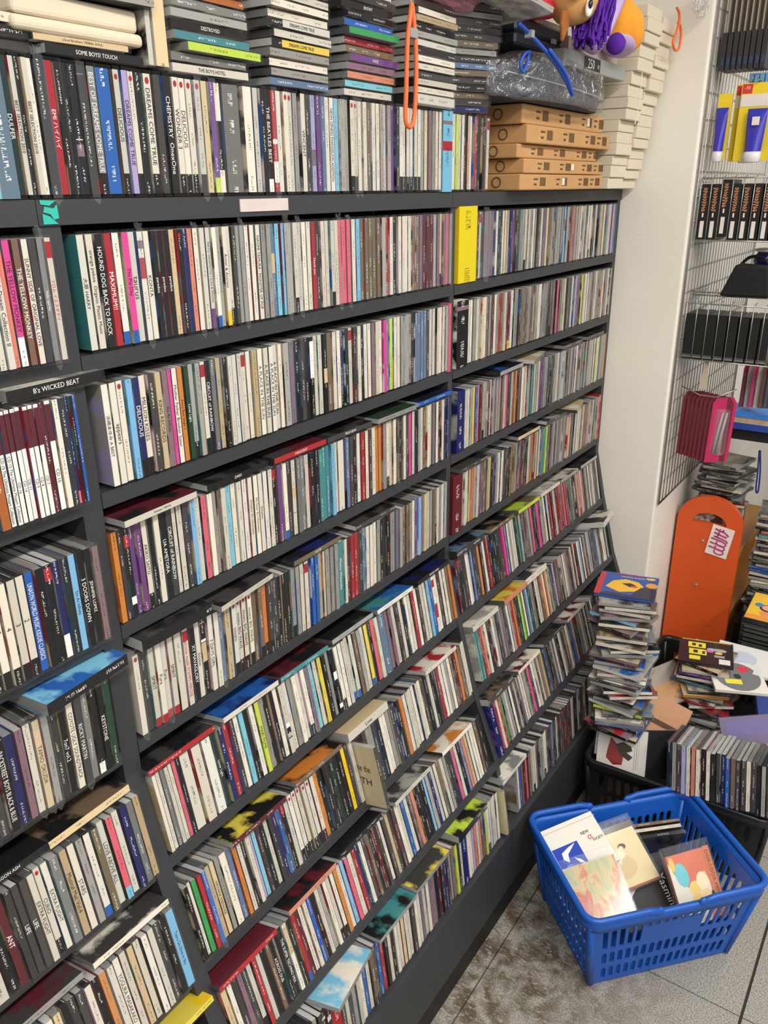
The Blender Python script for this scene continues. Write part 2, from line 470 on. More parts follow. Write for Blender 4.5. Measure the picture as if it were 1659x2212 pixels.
def spine(base, mods, rnd):
    """[(z fraction from, to, colour)] of the printed spine, the ink colour and words for the label"""
    j = lambda c, a=0.10: tuple(min(1, max(0, v * (1 + rnd.uniform(-a, a)))) for v in c)
    col = j(PAL[base])
    if base in 'wgGdkN':
        k_ = rnd.uniform(0.72, 1.06) if base in 'wgG' else rnd.uniform(0.7, 1.3)
        wm = rnd.uniform(-0.04, 0.04)
        col = tuple(min(0.86, v * k_ * (1 - wm * (q - 1))) for q, v in enumerate(PAL[base]))
    dark = base in DARK
    ink = WHITE if dark else BLACK
    note = ''
    seg = [(0.0, 1.0, col)]
    foot = {'1': (BLACK, .17, 'black foot'), '2': (PAL['b'], .12, 'blue foot'), '3': (PAL['Y'], .15, 'yellow foot'), '4': (lin((98, 34, 110)), .20, 'purple foot'),
            '5': (PAL['p'], .12, 'pink foot'), '6': (PAL['l'], .14, 'yellow-green foot'), '7': (PAL['c'], .14, 'pale blue foot'), '8': (WHITE, .13, 'white foot block')}
    for k, (fc, fr, nm) in foot.items():
        if k in mods: seg = [(0.0, fr, fc), (fr, 1.0, col)]; note = ' with ' + nm
    if '9' in mods:
        fc = PAL['r'] if base == 'w' else WHITE
        fr = 0.11 if base == 'w' else 0.24
        seg = [(0.0, fr, fc), (fr, 1.0, col)]; note = ' with red foot' if base == 'w' else ' with white foot'
    if base == 'M':
        seg = [(0.0, 0.64, tuple(v * .95 for v in WHITE)), (0.64, 0.97, PAL['m']), (0.97, 1.0, WHITE)]; ink = BLACK
    if 'r' in mods:
        seg = seg[:-1] + [(seg[-1][0], 0.84, col), (0.84, 0.97, PAL['r']), (0.97, 1.0, col)]; note = ' with red head patch'
    if 'y' in mods: ink = PAL['y']; note = ' with yellow lettering'
    if '~' in mods:
        cuts = sorted(rnd.uniform(0.05, 0.95) for _ in range(6)); cuts = [0] + cuts + [1]
        pal = [col, col, WHITE, BLACK, PAL['r'], PAL['u'], PAL['N']]
        seg = [(cuts[i], cuts[i + 1], rnd.choice(pal) if i % 2 else col) for i in range(len(cuts) - 1)]; note = ' with patchwork picture'
    if '*' in mods: note = (note + ' and red emblem') if note else ' with red emblem'
    return col, seg, ink, note

def disc_parts(inl, shl, th, base, mods, M, rnd, plain=False, h=CH, d=CD_, cover=None, ink2=None, mi=(0, 0), box=False, wear=True):
    """one case: local x = thickness, y = depth from the spine, z = height; inl gets the paper, shl the clear plastic"""
    col, seg, ink, note = spine(base, mods, rnd)
    cov = cover or tuple(min(1, v * rnd.uniform(0.7, 1.15)) for v in (col if rnd.random() < .6 else PAL[rnd.choice('wgdkunaNr')]))
    c2 = ink2 or PAL[rnd.choice('wgdkunaNrbt')]
    tray = rnd.choice(((0.02,) * 3, (0.09,) * 3, (0.22, 0.22, 0.21), (0.36, 0.36, 0.35), (0.48, 0.48, 0.46)))
    if box:
        p0, p1, e, lip = 0.0, 1.0, 0.0, 0.0
    else:
        p0, p1, e, lip = 0.07, 0.83, 0.0034, 0.0011
    x0, x1 = th * p0, th * p1
    y0 = lip; z0, z1 = e, h - e
    L = z1 - z0
    uo = rnd.uniform(0, 300)
    m0, m1 = mi
    T = lambda x, y, z: M @ Vector((x, y, z))
    for a, b_, c in seg:
        za, zb = z0 + L * a, z0 + L * b_
        uv = ((uo + a, 0), (uo + a, 1), (uo + b_, 1), (uo + b_, 0))
        sc = ink
        if c is BLACK or sum(c) < 0.25: sc = WHITE
        elif sum(c) > 1.2: sc = BLACK
        if plain and b_ - a > 0.3: uv = None
        inl.face([T(x0, y0, za), T(x1, y0, za), T(x1, y0, zb), T(x0, y0, zb)], c, sc, uv, m0)
    if '*' in mods:
        zc = z0 + L * 0.945; rr = (x1 - x0) * 0.30; xc = (x0 + x1) / 2
        pts = [T(xc + rr * math.cos(q * math.pi / 4), y0 - 0.0003, zc + 1.3 * rr * math.sin(q * math.pi / 4)) for q in range(8)]
        inl.face(pts, PAL['r'], PAL['r'], None, m0)
    y1 = d - 0.002
    cuv = ((uo, 10), (uo + 1, 10), (uo + 1, 11), (uo, 11))
    # tray body behind the spine card
    inl.face([T(x0, y1, z0), T(x0, y0, z0), T(x0, y0, z1), T(x0, y1, z1)], cov, c2, cuv, m0)
    inl.face([T(x1, y0, z0), T(x1, y1, z0), T(x1, y1, z1), T(x1, y0, z1)], cov, c2, cuv, m0)
    tt = cov if box else tray
    inl.face([T(x0, y0, z1), T(x1, y0, z1), T(x1, y1, z1), T(x0, y1, z1)], tt, tt, None, m0)
    inl.face([T(x0, y1, z0), T(x1, y1, z0), T(x1, y0, z0), T(x0, y0, z0)], tt, tt, None, m0)
    inl.face([T(x1, y1, z0), T(x0, y1, z0), T(x0, y1, z1), T(x1, y1, z1)], tt, tt, None, m0)
    if not box:
        # the booklet in the lid, set back from the spine
        bx0, bx1, by = th * 0.84, th * 0.95, 0.009
        for q in (((bx0, by, z0), (bx1, by, z0), (bx1, by, z1), (bx0, by, z1)), ((bx1, by, z0), (bx1, y1, z0), (bx1, y1, z1), (bx1, by, z1)), ((bx0, by, z1), (bx1, by, z1), (bx1, y1, z1), (bx0, y1, z1))):
            inl.face([T(*p) for p in q], cov, c2, cuv, m0)
        shl.box((0.0002, 0, 0), (th - 0.0002, d, h), M, col=(0.8, 0.8, 0.8), mi=m1)
    return note

DISC_COLLECT = []
STUFF = MB()
SIDE = {('R', 2): ('Y', 'Y'), ('R', 3): ('w', 'k'), ('C', 2): ('t', 't'), ('C', 3): ('g', 'V'), ('C', 4): ('o', 'O'), ('C', 5): ('w', 'w'), ('C', 6): ('N', 'w'), ('C', 7): ('k', 'N'), ('C', 8): ('E', 'f'), ('C', 9): ('w', 'g'), ('R', 4): ('B', 'g'), ('R', 5): ('m', 'm'), ('R', 7): ('g', 'w'), ('R', 8): ('B', 'v'), ('R', 9): ('g', 'n')}
rowname = {1: 'top', 2: 'second', 3: 'third', 4: 'fourth', 5: 'fifth', 6: 'sixth', 7: 'seventh', 8: 'eighth', 9: 'bottom'}

def lay_row(key, runs):
    bay, r_ = key[0], int(key[1])
    z, y, tilt = ROWS[r_]
    if bay == 'L' and r_ > 1: y -= 0.014   # this bay's discs stand a little proud of the boards
    rnd = random.Random('row' + key)
    lo, hi = {'L': (-1.0, 0.5055), 'C': (0.5325, 1.3172), 'R': (1.3345, 2.1665)}[bay]
    if r_ == 1: lo, hi = -1.0, 1.4497   # no uprights above the top board
    items = []
    for q in range(len(runs) - 1):
        xa, toks = runs[q]; xa = max(xa, lo); xb = min(runs[q + 1][0], hi)
        if q == len(runs) - 2 and xb > hi - 0.004: xb = hi
        tk = []
        cur = ''
        depth = 0
        for ch in toks + ' ':
            if ch == '{': depth += 1
            if ch == '}': depth -= 1
            if ch == ' ' and depth == 0:
                if cur: tk.append(parse(cur))
                cur = ''
            else: cur += ch
        tot = sum(t[2] for t in tk)
        # thin places of the list are filled up with neighbours' shades so that the row stays packed
        want = (xb - xa) / 0.0107
        while want - tot > 0.8 and len(tk) > 3:
            i = rnd.randrange(len(tk)); b0 = tk[i][0]
            nb = b0 if (b0 in 'wgGdkntNu' and rnd.random() < .5) else rnd.choice('wwwgggddkNnu')
            tk.insert(i, (nb, rnd.choice(('', '', '1', '')), 1.0, '')); tot += 1
        s = (xb - xa) / tot
        x = xa
        for b0, m_, w_, ti in tk:
            if b0 == '_': x += s * w_; continue
            items.append((x, s * w_, b0, m_, w_, ti)); x += s * w_
    n = len(items)
    for i, (x, th, b0, m_, w_, ti) in enumerate(items):
        ident = i + 1 if bay != 'L' else n - i
        DISC_COLLECT.append(dict(bay=bay, row=r_, x=x, th=th, b=b0, m=m_, w=w_, t=ti, i=ident, z=z, y=y, tilt=tilt, dy=rnd.uniform(-0.0022, 0.0022), lean=rnd.uniform(-0.25, 0.25), seed=rnd.random()))

DISCS = {'L1': [(0.4589, 'c~:2.2'),
        (0.4715, 'S:2.6{THE BEST COLLABORATIONS}'),
        (0.49, 'T{DULFER}'),
        (0.4987, 'w{BEST SELECTION 2010} k w{BEST SELECTION 2010} w'),
        (0.5245, 'k'),
        (0.5355, 'r{EMI ハイハイ}'),
        (0.5455, None)],
 'C1': [(0.5455, 'k k'),
        (0.5628, 'k~ k~'),
        (0.5834, 'G1{BEST OF DREAMS COME TRUE}'),
        (0.5947, 'b:2'),
        (0.6157, 'w1*{DELICIOUS} V{DREAMS COME TRUE} w1*'),
        (0.6434, 'k w1*{DREAMS COME TRUE} d'),
        (0.6794, 'k:1.3{CHEMISTRY  OnexOne}'),
        (0.6934, 'w1*{WONDER 3} w1*{DELICIOUS} w1* w1* N v6 w~'),
        (0.7704, 'G:2.2'),
        (0.8048, 'w'),
        (0.8234, 'w k8{THE BEATLES BEST} r~8 w* w* g w{VINCENT} V~ v a w w{NEON GENESIS EVANGELION ADDITION} c'),
        (0.9974, 'g g w1* w1* w w n w w g w g v d w1 w1 w1 w1 w1 w1 g N u g w w'),
        (1.276, 'c~:1.6 w:.7'),
        (1.3213, 'l w k w r k k m wr'),
        (1.4497, None)],
 'L2': [(0.4218, 'w w'),
        (0.4306, 'w'),
        (0.4388, 'w{Wish A Dream Collection II} f:.7 h9{THE YELLOW MONKEY} n{THE YELLOW MONKEY}'),
        (0.472, 'w{SUNNY SIDE OF ORIGINAL LOVE} d:1.2 G{hide spirits} wr{フロム イエスタデイ}'),
        (0.5153, None)],
 'C2': [(0.5459, 'w{大原 HARRY} w{orange pekoe  Organic Plastic Music} k{HOUND DOG BACK TO ROCK} r{MAXIMUM!!} w2 h2{The Pie Day} w{taurus}'),
        (0.6221, 'w~ w{KONTA} k{paradox} k{paradox} k{paradox} N k* B f:.9 w w'),
        (0.7249, 'w4{MAYO OKAMOTO | SUN & MOON} w2 g w3{Actor & Actress} w1 d g g w'),
        (0.8017, 'w w{NAOMI TAMURA : MONSTER OF POP} g g a~ c c:.6 g g'),
        (0.8846, 'w1 w w w r{Thank you} d w w w1 w'),
        (0.9857, 'p p p w c n n n n n'),
        (1.0948, 'g:1.2 r~ w{HEAVEN} k:1.2 w w w w n n u m m m g u u p g'),
        (1.337, None)],
 'R2': [(1.3404, 'Y:3.2'),
        (1.4079, 'd wr d'),
        (1.4362, 'u u'),
        (1.4814, 'T T w N B v d g g w g w g d n u n d g g g c~ g g m n r:1.3 g g w g w d w w d w k'),
        (2.0376, 'N w:1.4 w w V p c b'),
        (2.1591, None)],
 'L3': [(0.382, 'd m'),
        (0.4003, 'O'),
        (0.4123, 'M{CD 19 The Ultimate Mozart Collection} M{CD 15 The Ultimate Mozart Collection}'),
        (0.4254, 'M{CD 16} M{CD 14} M{CD 11} M{CD 9} M{CD 8} M{CD 7}'),
        (0.4622, 'm M{CD 10} w d'),
        (0.4934, 'B5 k b{KING RECORDS}'),
        (0.5153, None)],
 'C3': [(0.5483, 'w{浜崎あゆみ A BEST} w{appears} w* c{} B1{DELICIOUS} w1{MILLION KISSES}'),
        (0.6124, 'd:1.1 N{KING RECORDS} u{Do As Infinity}'),
        (0.6443, 'h:.7 w{Mother Father Brother Sister} o{Every Best Single 2} E{Lover Light} g1 g wr1 k{CIRCUIT of RAINBOW} G N k w w w wr w'),
        (0.7875, 'w{A PLACE IN THE SUN} w{A PLACE IN THE SUN} w{A PLACE IN THE SUN} w{A PLACE IN THE SUN} w:.8'),
        (0.8509, 'g:1.4 u:1.2 ky d ky k~ w w k~ n:1.2 w w B1 T wr d w k w w u w w h a l w{MICHI. change the world} w g g g'),
        (1.1807, 'a a a a d w w w w g'),
        (1.3079, 'p:1.5'),
        (1.3354, None)],
 'R3': [(1.3379, 'k~:2.2'),
        (1.3812, 'w w g w g N w n g d w g r w{U2} m m3 w:1.3'),
        (1.5838, 'g g d n n g g n g w g G G d n h n n w n d d d w V v d y m w w w g g m:1.3 g g G G G g w g'),
        (2.1557, None)],
 'L4': [(0.3522, 'w1 w1'),
        (0.3706, 'w1{5} w1{4} w1{3} w1{2} b{UNASYN WORLD MUSIC KIDDIE CLASSICS} k kr'),
        (0.4466, 'B9 T c{Do As Infinity} k{3 DOORS DOWN} k{JENNIFER LOPEZ} u'),
        (0.507, None)],
 'C4': [(0.5296, 'o:1.3 d'),
        (0.5493, 'k~1 v{} v w1{AKIKO SAITO} k'),
        (0.5958, 'w k{UA AMETORA} d{CIRCUIT of RAINBOW} w:.7 w d c w p w g:.7 n:.6 w c w w w'),
        (0.7621,
         'w{Erhythm Eri Hiramatsu} w{My Dear Eri Hiramatsu} w{Erhythm} w w kr v w2 d w~ G G w k:1.2 k{BEAUTIFUL DAY} t t t c w w:1.8 a d k w{hide way of my attitude} r '
         'w d w:1.2 o o g w1 w w d k w d h w k g w n w w u w m w'),
        (1.2988, 'B B k b'),
        (1.3452, None)],
 'R4': [(1.3507, 'B:2.4'),
        (1.3782, 'w g y b f m g m w u g n w p d n o k n w w g t w g w u v u g g d k k g g w g c g k d g g u g w g d d g g n g g g w'),
        (2.0755, 'y:1.2 w g g o:1.4'),
        (2.2042, None)],
 'L5': [(0.3177, 'k d'),
        (0.3323, 'd k{BACKSTREET BOYS BLACK & BLUE}'),
        (0.3569, 'B:1.2 u w N{TAMIO OKUDA} g d k{7on7 vol.2} w{COYOTE UGLY SOUNDTRACK} k{RICKY MARTIN} G k8 k{KEYSTONE} E'),
        (0.4922, None)],
 'C5': [(0.5397,
         'w* d w9{SPIRIT} w9{Pure} w9{Pure} w9{SPIRIT} w:1.3 wr{welcome muzik KOHMI HIROSE} k{XY MAVAGLORY} w{Erhythm} k~ w{7 DAYS GIRL} w a N:1.2 w1*{misato} '
         'w1*{misato BIG WAVE} w1*{misato BIG WAVE}'),
        (0.7429, 'w1*{misato BIG WAVE} n o1 d1 k k g w{misato ribbon} wr{HELLO LOVERS} b:.5 b{misato.Lucky} b{misato.Lucky} N:.6 g:1.2 g g t:1.5{Misato Watanabe} w:.8'),
        (0.9832, 'm r r d a w w w g k k k g:1.6 u g n n g w v c u N w g n w g w g'),
        (1.3332, None)],
 'R5': [(1.3356, 'm:2.2'),
        (1.3744, 'w w N o g w v n n:1.3 g y k B g w w g d d n n n g d u d k w g o N k w a e l d d d u g d g u g d n o w d w g w n N n n u f g w g g'),
        (2.1448, 'r:1.6'),
        (2.1956, None)],
 'L6': [(0.2608, 'd d'),
        (0.2733, 'w:1.6 k m{ANT}'),
        (0.3155, 'd d{LIFE} d{LIFE} w{EXTRA FLIGHT} w1*{CURIO} w{EXTRA FLIGHT} G:1.4'),
        (0.3863, 'N{Musical Mail Vol.4} w{STARS} g w2 n w{LOVE ABOVE ALL} p7 w{} B G N'),
        (0.5039, None)],
 'C6': [(0.5362, 'w w{Teenage Dream} G w{RIDER KICK 2000} w{RIDER KICK 2003} p k'),
        (0.5845, 'w w w'),
        (0.6436, 'T{Lover Light} B:1.2 r d w c k~ w{} l{MARI FILMS} g k k w w~ w g w w w1 u c w y k'),
        (0.9028, 'g k~{FACT OF LIFE} w w w2 w2 n g w y2 k p w a:2.2 u u w d w k w w r w d w c b w~ w w w n o'),
        (1.3376, None)],
 'R6': [(1.2803, 'm kr k w w a d d o d w k r k k k d m h a w g w{} k e g d u n b p k k h:1.4 m g g w r m w n m r m p r d d d G k d f:1.2 p w n d g d w g w u d k w'),
        (2.1477, None)],
 'L7': [(0.2041, 'd'),
        (0.2229, 'k'),
        (0.2457, 'c n k{} d k w{MONGOL 800} N k~{} d d w{The Coasters} k o1 w{YOGURA MASAKAKO} w w w d k c:1.4{Tears Go Dive In Sky}'),
        (0.5024, None)],
 'C7': [(0.5265, 'k w:.7 e r b N N{HAVANA PARADISE} g w:1.6 a o w k w V:.6 c{Kick & Loud} d k w{THE BOOM} d B b kr'),
        (0.7378,
         'w1*{TM NETWORK} w1*{TM NETWORK} w1*{TM NETWORK} w1*{TM NETWORK} w1*{TM NETWORK} w1{EXPO} o{TMN RHYTHM RED} k k{TM NETWORK} T k{TMN CLASSIX 1} Y{TMN CLASSIX 2} '
         'w'),
        (0.9194, '_ k'),
        (0.9451, 'd g g d k w{BEST OF 8} g d B k o w w w w d k w k d r w w g w n m o n w'),
        (1.3255, None)],
 'R7': [(1.3585,
         't t r f w k k{To you} w g d d g u d w g r o d d l e w u c d G G k w w n o w o w g d B V d n n G w w g u d g w d w k w c d w d g n w g d k d b w g d w w d g'),
        (2.1383, None)],
 'L8': [(0.1941, 'd k N d k'), (0.3655, 'w k r k N:1.2 w'), (0.469, None)],
 'C8': [(0.5055,
         'N:1.2 w d u d w1 r w{} ky n k{ACROSS DUB} k k{THE SUPER TECHNO MIX} w~ k{Perfume} r2{Love by Loving} m w w b k w g w w1 w1 o w c p w:1.3{ki} r B w d n ky m d '
         'w d N d d'),
        (0.9691, 'w w b w n f k k c:.7 g B w w w d p w k a f N w w n k'),
        (1.2996, None)],
 'R8': [(1.324, 'B:2 r w r e g w g w d g k u w w g d h d w w d N u N d b k d d g w d k w g d n w g d u w d k g w g d w n g d w k d'), (1.9558, None)],
 'C9': [(0.5196, 'k m w a w o n d u g d k~ k~ r:2 d g w b w b r k w k w w N w w d w w w w u m d B d g u l B:1.6 w w V f w f n l w w w w'), (1.2927, None)],
 'R9': [(1.3795, 'G w b n m p u n w u d g g w d k u d w d d k d d m d w g k d w d n g w d k w g d w g k d n w d g'), (1.9486, None)]}
for _k, _v in DISCS.items():
    lay_row(_k, _v)

def disc_matrix(D):
    return Matrix.Translation((D['x'], D['y'] + D['dy'], D['z'] + 0.0004)) @ Matrix.Rotation(R(-D['tilt']), 4, 'X')

def screen_area(D):
    M = disc_matrix(D)
    P = [to_pixel(M @ Vector(p)) for p in ((0, 0, 0), (D['th'], 0, 0), (D['th'], 0, CH), (0, 0, CH))]
    if any(p is None for p in P): return 0
    cx = sum(p[0] for p in P) / 4; cy = sum(p[1] for p in P) / 4
    if not (0 < cx < 1659 and 0 < cy < 2212): return 0
    a = 0
    for q in range(4):
        p, w = P[q], P[(q + 1) % 4]; a += p[0] * w[1] - w[0] * p[1]
    return abs(a) / 2

DISC_COLLECT.sort(key=screen_area, reverse=True)
INDIVIDUALS = 318
for idx, D in enumerate(DISC_COLLECT):
    M = disc_matrix(D); rnd = random.Random(D['seed'])
    box = D['w'] >= 1.5 and D['b'] in 'YpBScmNkr' and D['b'] + str(D['row']) not in ('B5',)
    sd = SIDE.get((D['bay'], D['row'])) if D['i'] == 1 else None
    kw = dict(cover=PAL[sd[0]], ink2=PAL[sd[1]]) if sd else {}
    h = CH * (1.06 if D['b'] == 'Y' and D['w'] > 3 else 1.0)
    if idx < INDIVIDUALS:
        I, S_ = MB(), MB()
        note = disc_parts(I, S_, D['th'], D['b'], D['m'], Matrix.Identity(4), rnd, h=h, box=box, plain=bool(D['t']), **kw)
        if not box:
            root = S_.build('compact_disc', [CLEAR]); inlay = I.build('inlay_card', [CARD], root)
        else:
            root = inlay = I.build('compact_disc', [CARD])
        root.matrix_world = M
        ref = {'L': 'before the green-stickered upright', 'C': 'after the green-stickered upright', 'R': 'past the second upright'}[D['bay']]
        what = ('boxed ' if box else '') + 'CD'
        tag(root, f"{CNAME[D['b']]} {what} spine{note}, {ordinal(D['i'])} {ref}, {rowname[D['row']]} shelf", 'CD', 'discs standing on the racks')
        if not box and D['row'] in (1, 2, 5, 7, 9) and rnd.random() < 0.2:
            sf = MB(); xs = [q * D['th'] / 3 for q in range(4)]; hz = rnd.uniform(0.004, 0.010)
            for q in range(3):
                sf.face([(xs[q], 0.002, h), (xs[q + 1], 0.002, h), (xs[q + 1], 0.003 + rnd.uniform(-.003, .002), h + hz * rnd.uniform(.5, 1)), (xs[q], 0.003, h + hz * rnd.uniform(.5, 1))])
            sf.face([(0.0, -0.0003, -0.001), (D['th'], -0.0003, -0.001), (D['th'] * rnd.uniform(.3, .7), -0.002, -0.007)])
            sf.face([(-0.0001, -0.0004, 0), (D['th'], -0.0004, 0), (D['th'], -0.0004, h), (-0.0001, -0.0004, h)])
            sf.build('film_sleeve', [FILM], root)
        if D['t']:
            dark = D['b'] in DARK and D['b'] != 'M'
            ink = INKW if dark else INKK
            if 'y' in D['m']: ink = INKY
            elif 'r' in D['m'] and not dark: ink = INKR
            elif D['t'].startswith('misato.L'): ink = INKY
            xc = D['th'] * (0.44 if not box else 0.5)
            zc = h * (0.56 if any(k in D['m'] for k in '123456789') else 0.5)
            if D['b'] == 'M': zc = h * 0.33
            Mt = Matrix(((0, 1, 0, xc), (0, 0, -1, 0.0008 if not box else -0.0003), (-1, 0, 0, zc), (0, 0, 0, 1)))
            ln = min(0.092 if D['b'] != 'M' else 0.07, len(D['t']) * 0.0068 + 0.012)
            text_on(inlay, D['t'], Mt, min(D['th'] * 0.50, 0.0056), ln, ink)
    else:
        disc_parts(STUFF, STUFF, D['th'], D['b'], D['m'], M, rnd, h=h, box=box, mi=(0, 1), **kw)
st = STUFF.build('shelved_discs', [CARD, CLEAR])
tag(st, 'densely packed CD cases filling the remoter ends of the shelves', 'CDs', kind='stuff')

# ------------------------------------------------------------------ discs lying flat
def flat_disc(name, label, group, M, spine_code, cover=None, ink2=None, title='', th=CW, seed=0, textink=None, box=False, mods=''):
    """M: origin at the left end of the spine's lower edge; x along the spine, y inwards, z up"""
    rnd = random.Random(seed)
    I, S_ = MB(), MB()
    Q = Matrix(((0, 0, 1, 0), (0, 1, 0, 0), (-1, 0, 0, th), (0, 0, 0, 1)))   # case x(thickness)->-z, case z(height)->x
    disc_parts(I, S_, th, spine_code, mods, Q, rnd, plain=bool(title), cover=PAL.get(cover), ink2=PAL.get(ink2), box=box)
    # printed cover seen through the lid: face on the upper side
    root = inlay = (S_ if not box else I).build(name, [CLEAR if not box else CARD])
    if not box:
        c, k2 = PAL.get(cover, PAL['d']), PAL.get(ink2, PAL['g'])
        uo = rnd.uniform(0, 300)
        zz = th * 0.90
        I.face([(0.004, 0.012, zz), (0.121, 0.012, zz), (0.121, 0.138, zz), (0.004, 0.138, zz)], c, k2, ((uo, 10), (uo + 1, 10), (uo + 1, 11), (uo, 11)))
        inlay = I.build('inlay_card', [CARD], root)
    root.matrix_world = M
    tag(root, label, 'CD', group)
    if title:
        ink = textink or (INKW if spine_code in DARK else INKK)
        Mt = Matrix(((1, 0, 0, 0.0625), (0, 0, -1, 0.0007 if not box else -0.0003), (0, 1, 0, th * 0.55), (0, 0, 0, 1)))
        text_on(inlay, title, Mt, th * 0.36, min(0.09, len(title) * 0.006), ink)
    return root

LYING = [('C4', 0.604, 'w', 'm', 'k', 'Dummy / MAYA', 3, -0.012, 1),
 ('C4', 0.743, 'k', 'k', 'd', 'ZARD', 2, -0.004, 1),
 ('C4', 0.876, 'r', 'm', 'd', 'INNOCENT', 0, -0.004, 1),
 ('C4', 0.998, 'd', 'k', 'd', 'MEGA BEAM', 0, -0.004, 1),
 ('C4', 1.129, 'g', 'E', 'd', '', 0, -0.008, 1),
 ('C4', 1.259, 'b', 'k', 'B', '', 0, -0.004, 1),
 ('C5', 0.737, 'w', 'k', 'd', '', 6, -0.012, 1),
 ('C5', 0.607, 'k', 'k', 'd', '', 0, -0.012, 2),
 ('C5', 0.902, 'n', 'k', 'B', 'HOTEI', 1, -0.006, 1),
 ('C5', 1.064, 'd', 'k', 'd', '', 0, -0.004, 1),
 ('C6', 0.59, 'r', 'k', 'd', '', 0, -0.006, 1),
 ('C6', 0.727, 'w', 'b', 'B', '', 0, -0.006, 1),
 ('C6', 0.851, 't', 'm', 'k', '', 0, -0.006, 1),
 ('C6', 0.984, 'g', 'k', 'd', '', 0, -0.004, 1),
 ('C6', 1.111, 'w', 'b', 't', '', 0, -0.008, 1),
 ('C6', 1.251, 'k', 'k', 'B', 'GRAND THREE', 0, -0.006, 1),
 ('C7', 0.68, 'm', 'k', 'y', '', 0, -0.012, 1),
 ('C7', 0.829, 'n', 'k', 'o', '', 0, -0.006, 1),
 ('C7', 0.964, 'w', 'N', 'N', 'Love', 0, -0.01, 2),
 ('C7', 1.213, 'w', 'r', 'w', '', 0, -0.01, 1),
 ('C8', 0.587, 'r', 'm', 'm', '', 0, -0.01, 1),
 ('C8', 0.739, 'f', 'k', 'm', '', 0, -0.006, 1),
 ('C8', 0.876, 'k', 'k', 'k', '', 0, -0.002, 1),
 ('C8', 1.027, 'w', 'd', 'g', '', 0, -0.01, 1),
 ('C8', 1.194, 'w', 'w', 'o', '', 0, -0.01, 1),
 ('C9', 0.753, 'g', 'c', 'w', '', 10, -0.02, 1),
 ('C9', 0.893, 'g', 'k', 't', '', 0, -0.012, 1),
 ('C9', 1.019, 'g', 'd', 'y', '', 0, -0.008, 1),
 ('C9', 1.168, 'k', 'k', 'l', '', 0, -0.012, 2),
 ('L3', 0.49, 'k', 'w', 'G', "B'z WICKED BEAT", 4, -0.01, 1.4),
 ('L5', 0.461, 'k', 'c', 'b', '', 6, -0.025, 2),
 ('L6', 0.441, 'N', 'n', 'k', '', 2, -0.008, 1.2),
 ('L6', 0.329, 'k', 'k', 'k', 'DRAGON ASH', 0, -0.006, 1),
 ('L7', 0.444, 'w', 'd', 'w', '', 0, -0.01, 1),
 ('L7', 0.312, 'g', 'd', 'm', '', 0, -0.008, 1),
 ('L8', 0.456, 'y', 'y', 'Y', '', 0, -0.01, 1),
 ('R4', 1.57, 'g', 'k', 'b', '', 2, -0.008, 1),
 ('R4', 1.718, 'd', 'N', 'w', '', 12, -0.006, 1),
 ('R4', 1.918, 'd', 'd', 'k', '', 0, -0.004, 1),
 ('R4', 2.066, 'd', 'd', 'k', '', 0, -0.004, 1),
 ('R5', 1.416, 'd', 'd', 'k', '', 0, -0.006, 1),
 ('R5', 1.686, 'N', 'd', 'k', '', 0, -0.004, 1),
 ('R5', 1.843, 'd', 'd', 'g', '', 0, -0.004, 1),
 ('R5', 1.983, 'N', 'N', 'w', '', 14, -0.01, 1),
 ('R6', 1.394, 'd', 'k', 'a', '', 0, -0.012, 2),
 ('R6', 1.551, 'n', 'k', 'n', '', 0, -0.006, 1),
 ('R6', 1.69, 'l', 'n', 'l', '', 0, -0.008, 1),
 ('R6', 1.819, 'w', 'g', 'w', '', 0, -0.006, 1),
 ('R6', 1.943, 'g', 'd', 'w', '', 0, -0.006, 1),
 ('R6', 2.079, 'g', 'd', 'k', '', 0, -0.006, 1),
 ('R7', 1.666, 'w', 'd', 'w', '', 0, -0.01, 2),
 ('R7', 2.107, 'w', 'w', 'd', '', 8, -0.03, 2),
 ('R7', 1.408, 'w', 'w', 'g', '', 0, -0.008, 1.4),
 ('R7', 1.553, 'f', 'y', 'o', '', 0, -0.01, 1.4),
 ('R8', 1.825, 'w', 'w', 'm', '', 0, -0.008, 1),
 ('R8', 1.39, 'd', 'k', 'n', '', 0, -0.01, 2),
 ('R8', 1.538, 'w', 'm', 'w', '', 0, -0.008, 1),
 ('R8', 1.68, 'd', 'k', 'd', '', 0, -0.006, 1),
 ('R9', 1.368, 'w', 'G', 'w', '', 0, -0.008, 1)]
cnt = {}
BAYN = {'L': 'outer bay', 'C': 'middle bay', 'R': 'pillar-side bay'}
for q, (key, xc, sp_, cv, ik, ti, rot, dy, n_) in enumerate(sorted(LYING, key=lambda v: (v[0], v[1]))):
    r_ = int(key[1]); z, y, t = ROWS[r_]
    cnt[key] = cnt.get(key, 0) + 1
    zt = z + 0.1256 * math.cos(R(t)) + 0.0006; yt = y + 0.1256 * math.sin(R(t))
    M = Matrix.Translation((xc, yt + dy, zt)) @ Matrix.Rotation(R(-t), 4, 'X') @ Matrix.Rotation(R(rot), 4, 'Z') @ Matrix.Translation((-0.0625, 0, 0))
    flat_disc('flat_cd_case', f"{CNAME[sp_]} CD case lying on the {rowname[r_]}-shelf discs, {ordinal(cnt[key])} along the {BAYN[key[0]]}", 'discs lying on the rows', M, sp_, cv, ik, ti, CW * n_ if n_ < 2 else CW * 1.9, seed=q)

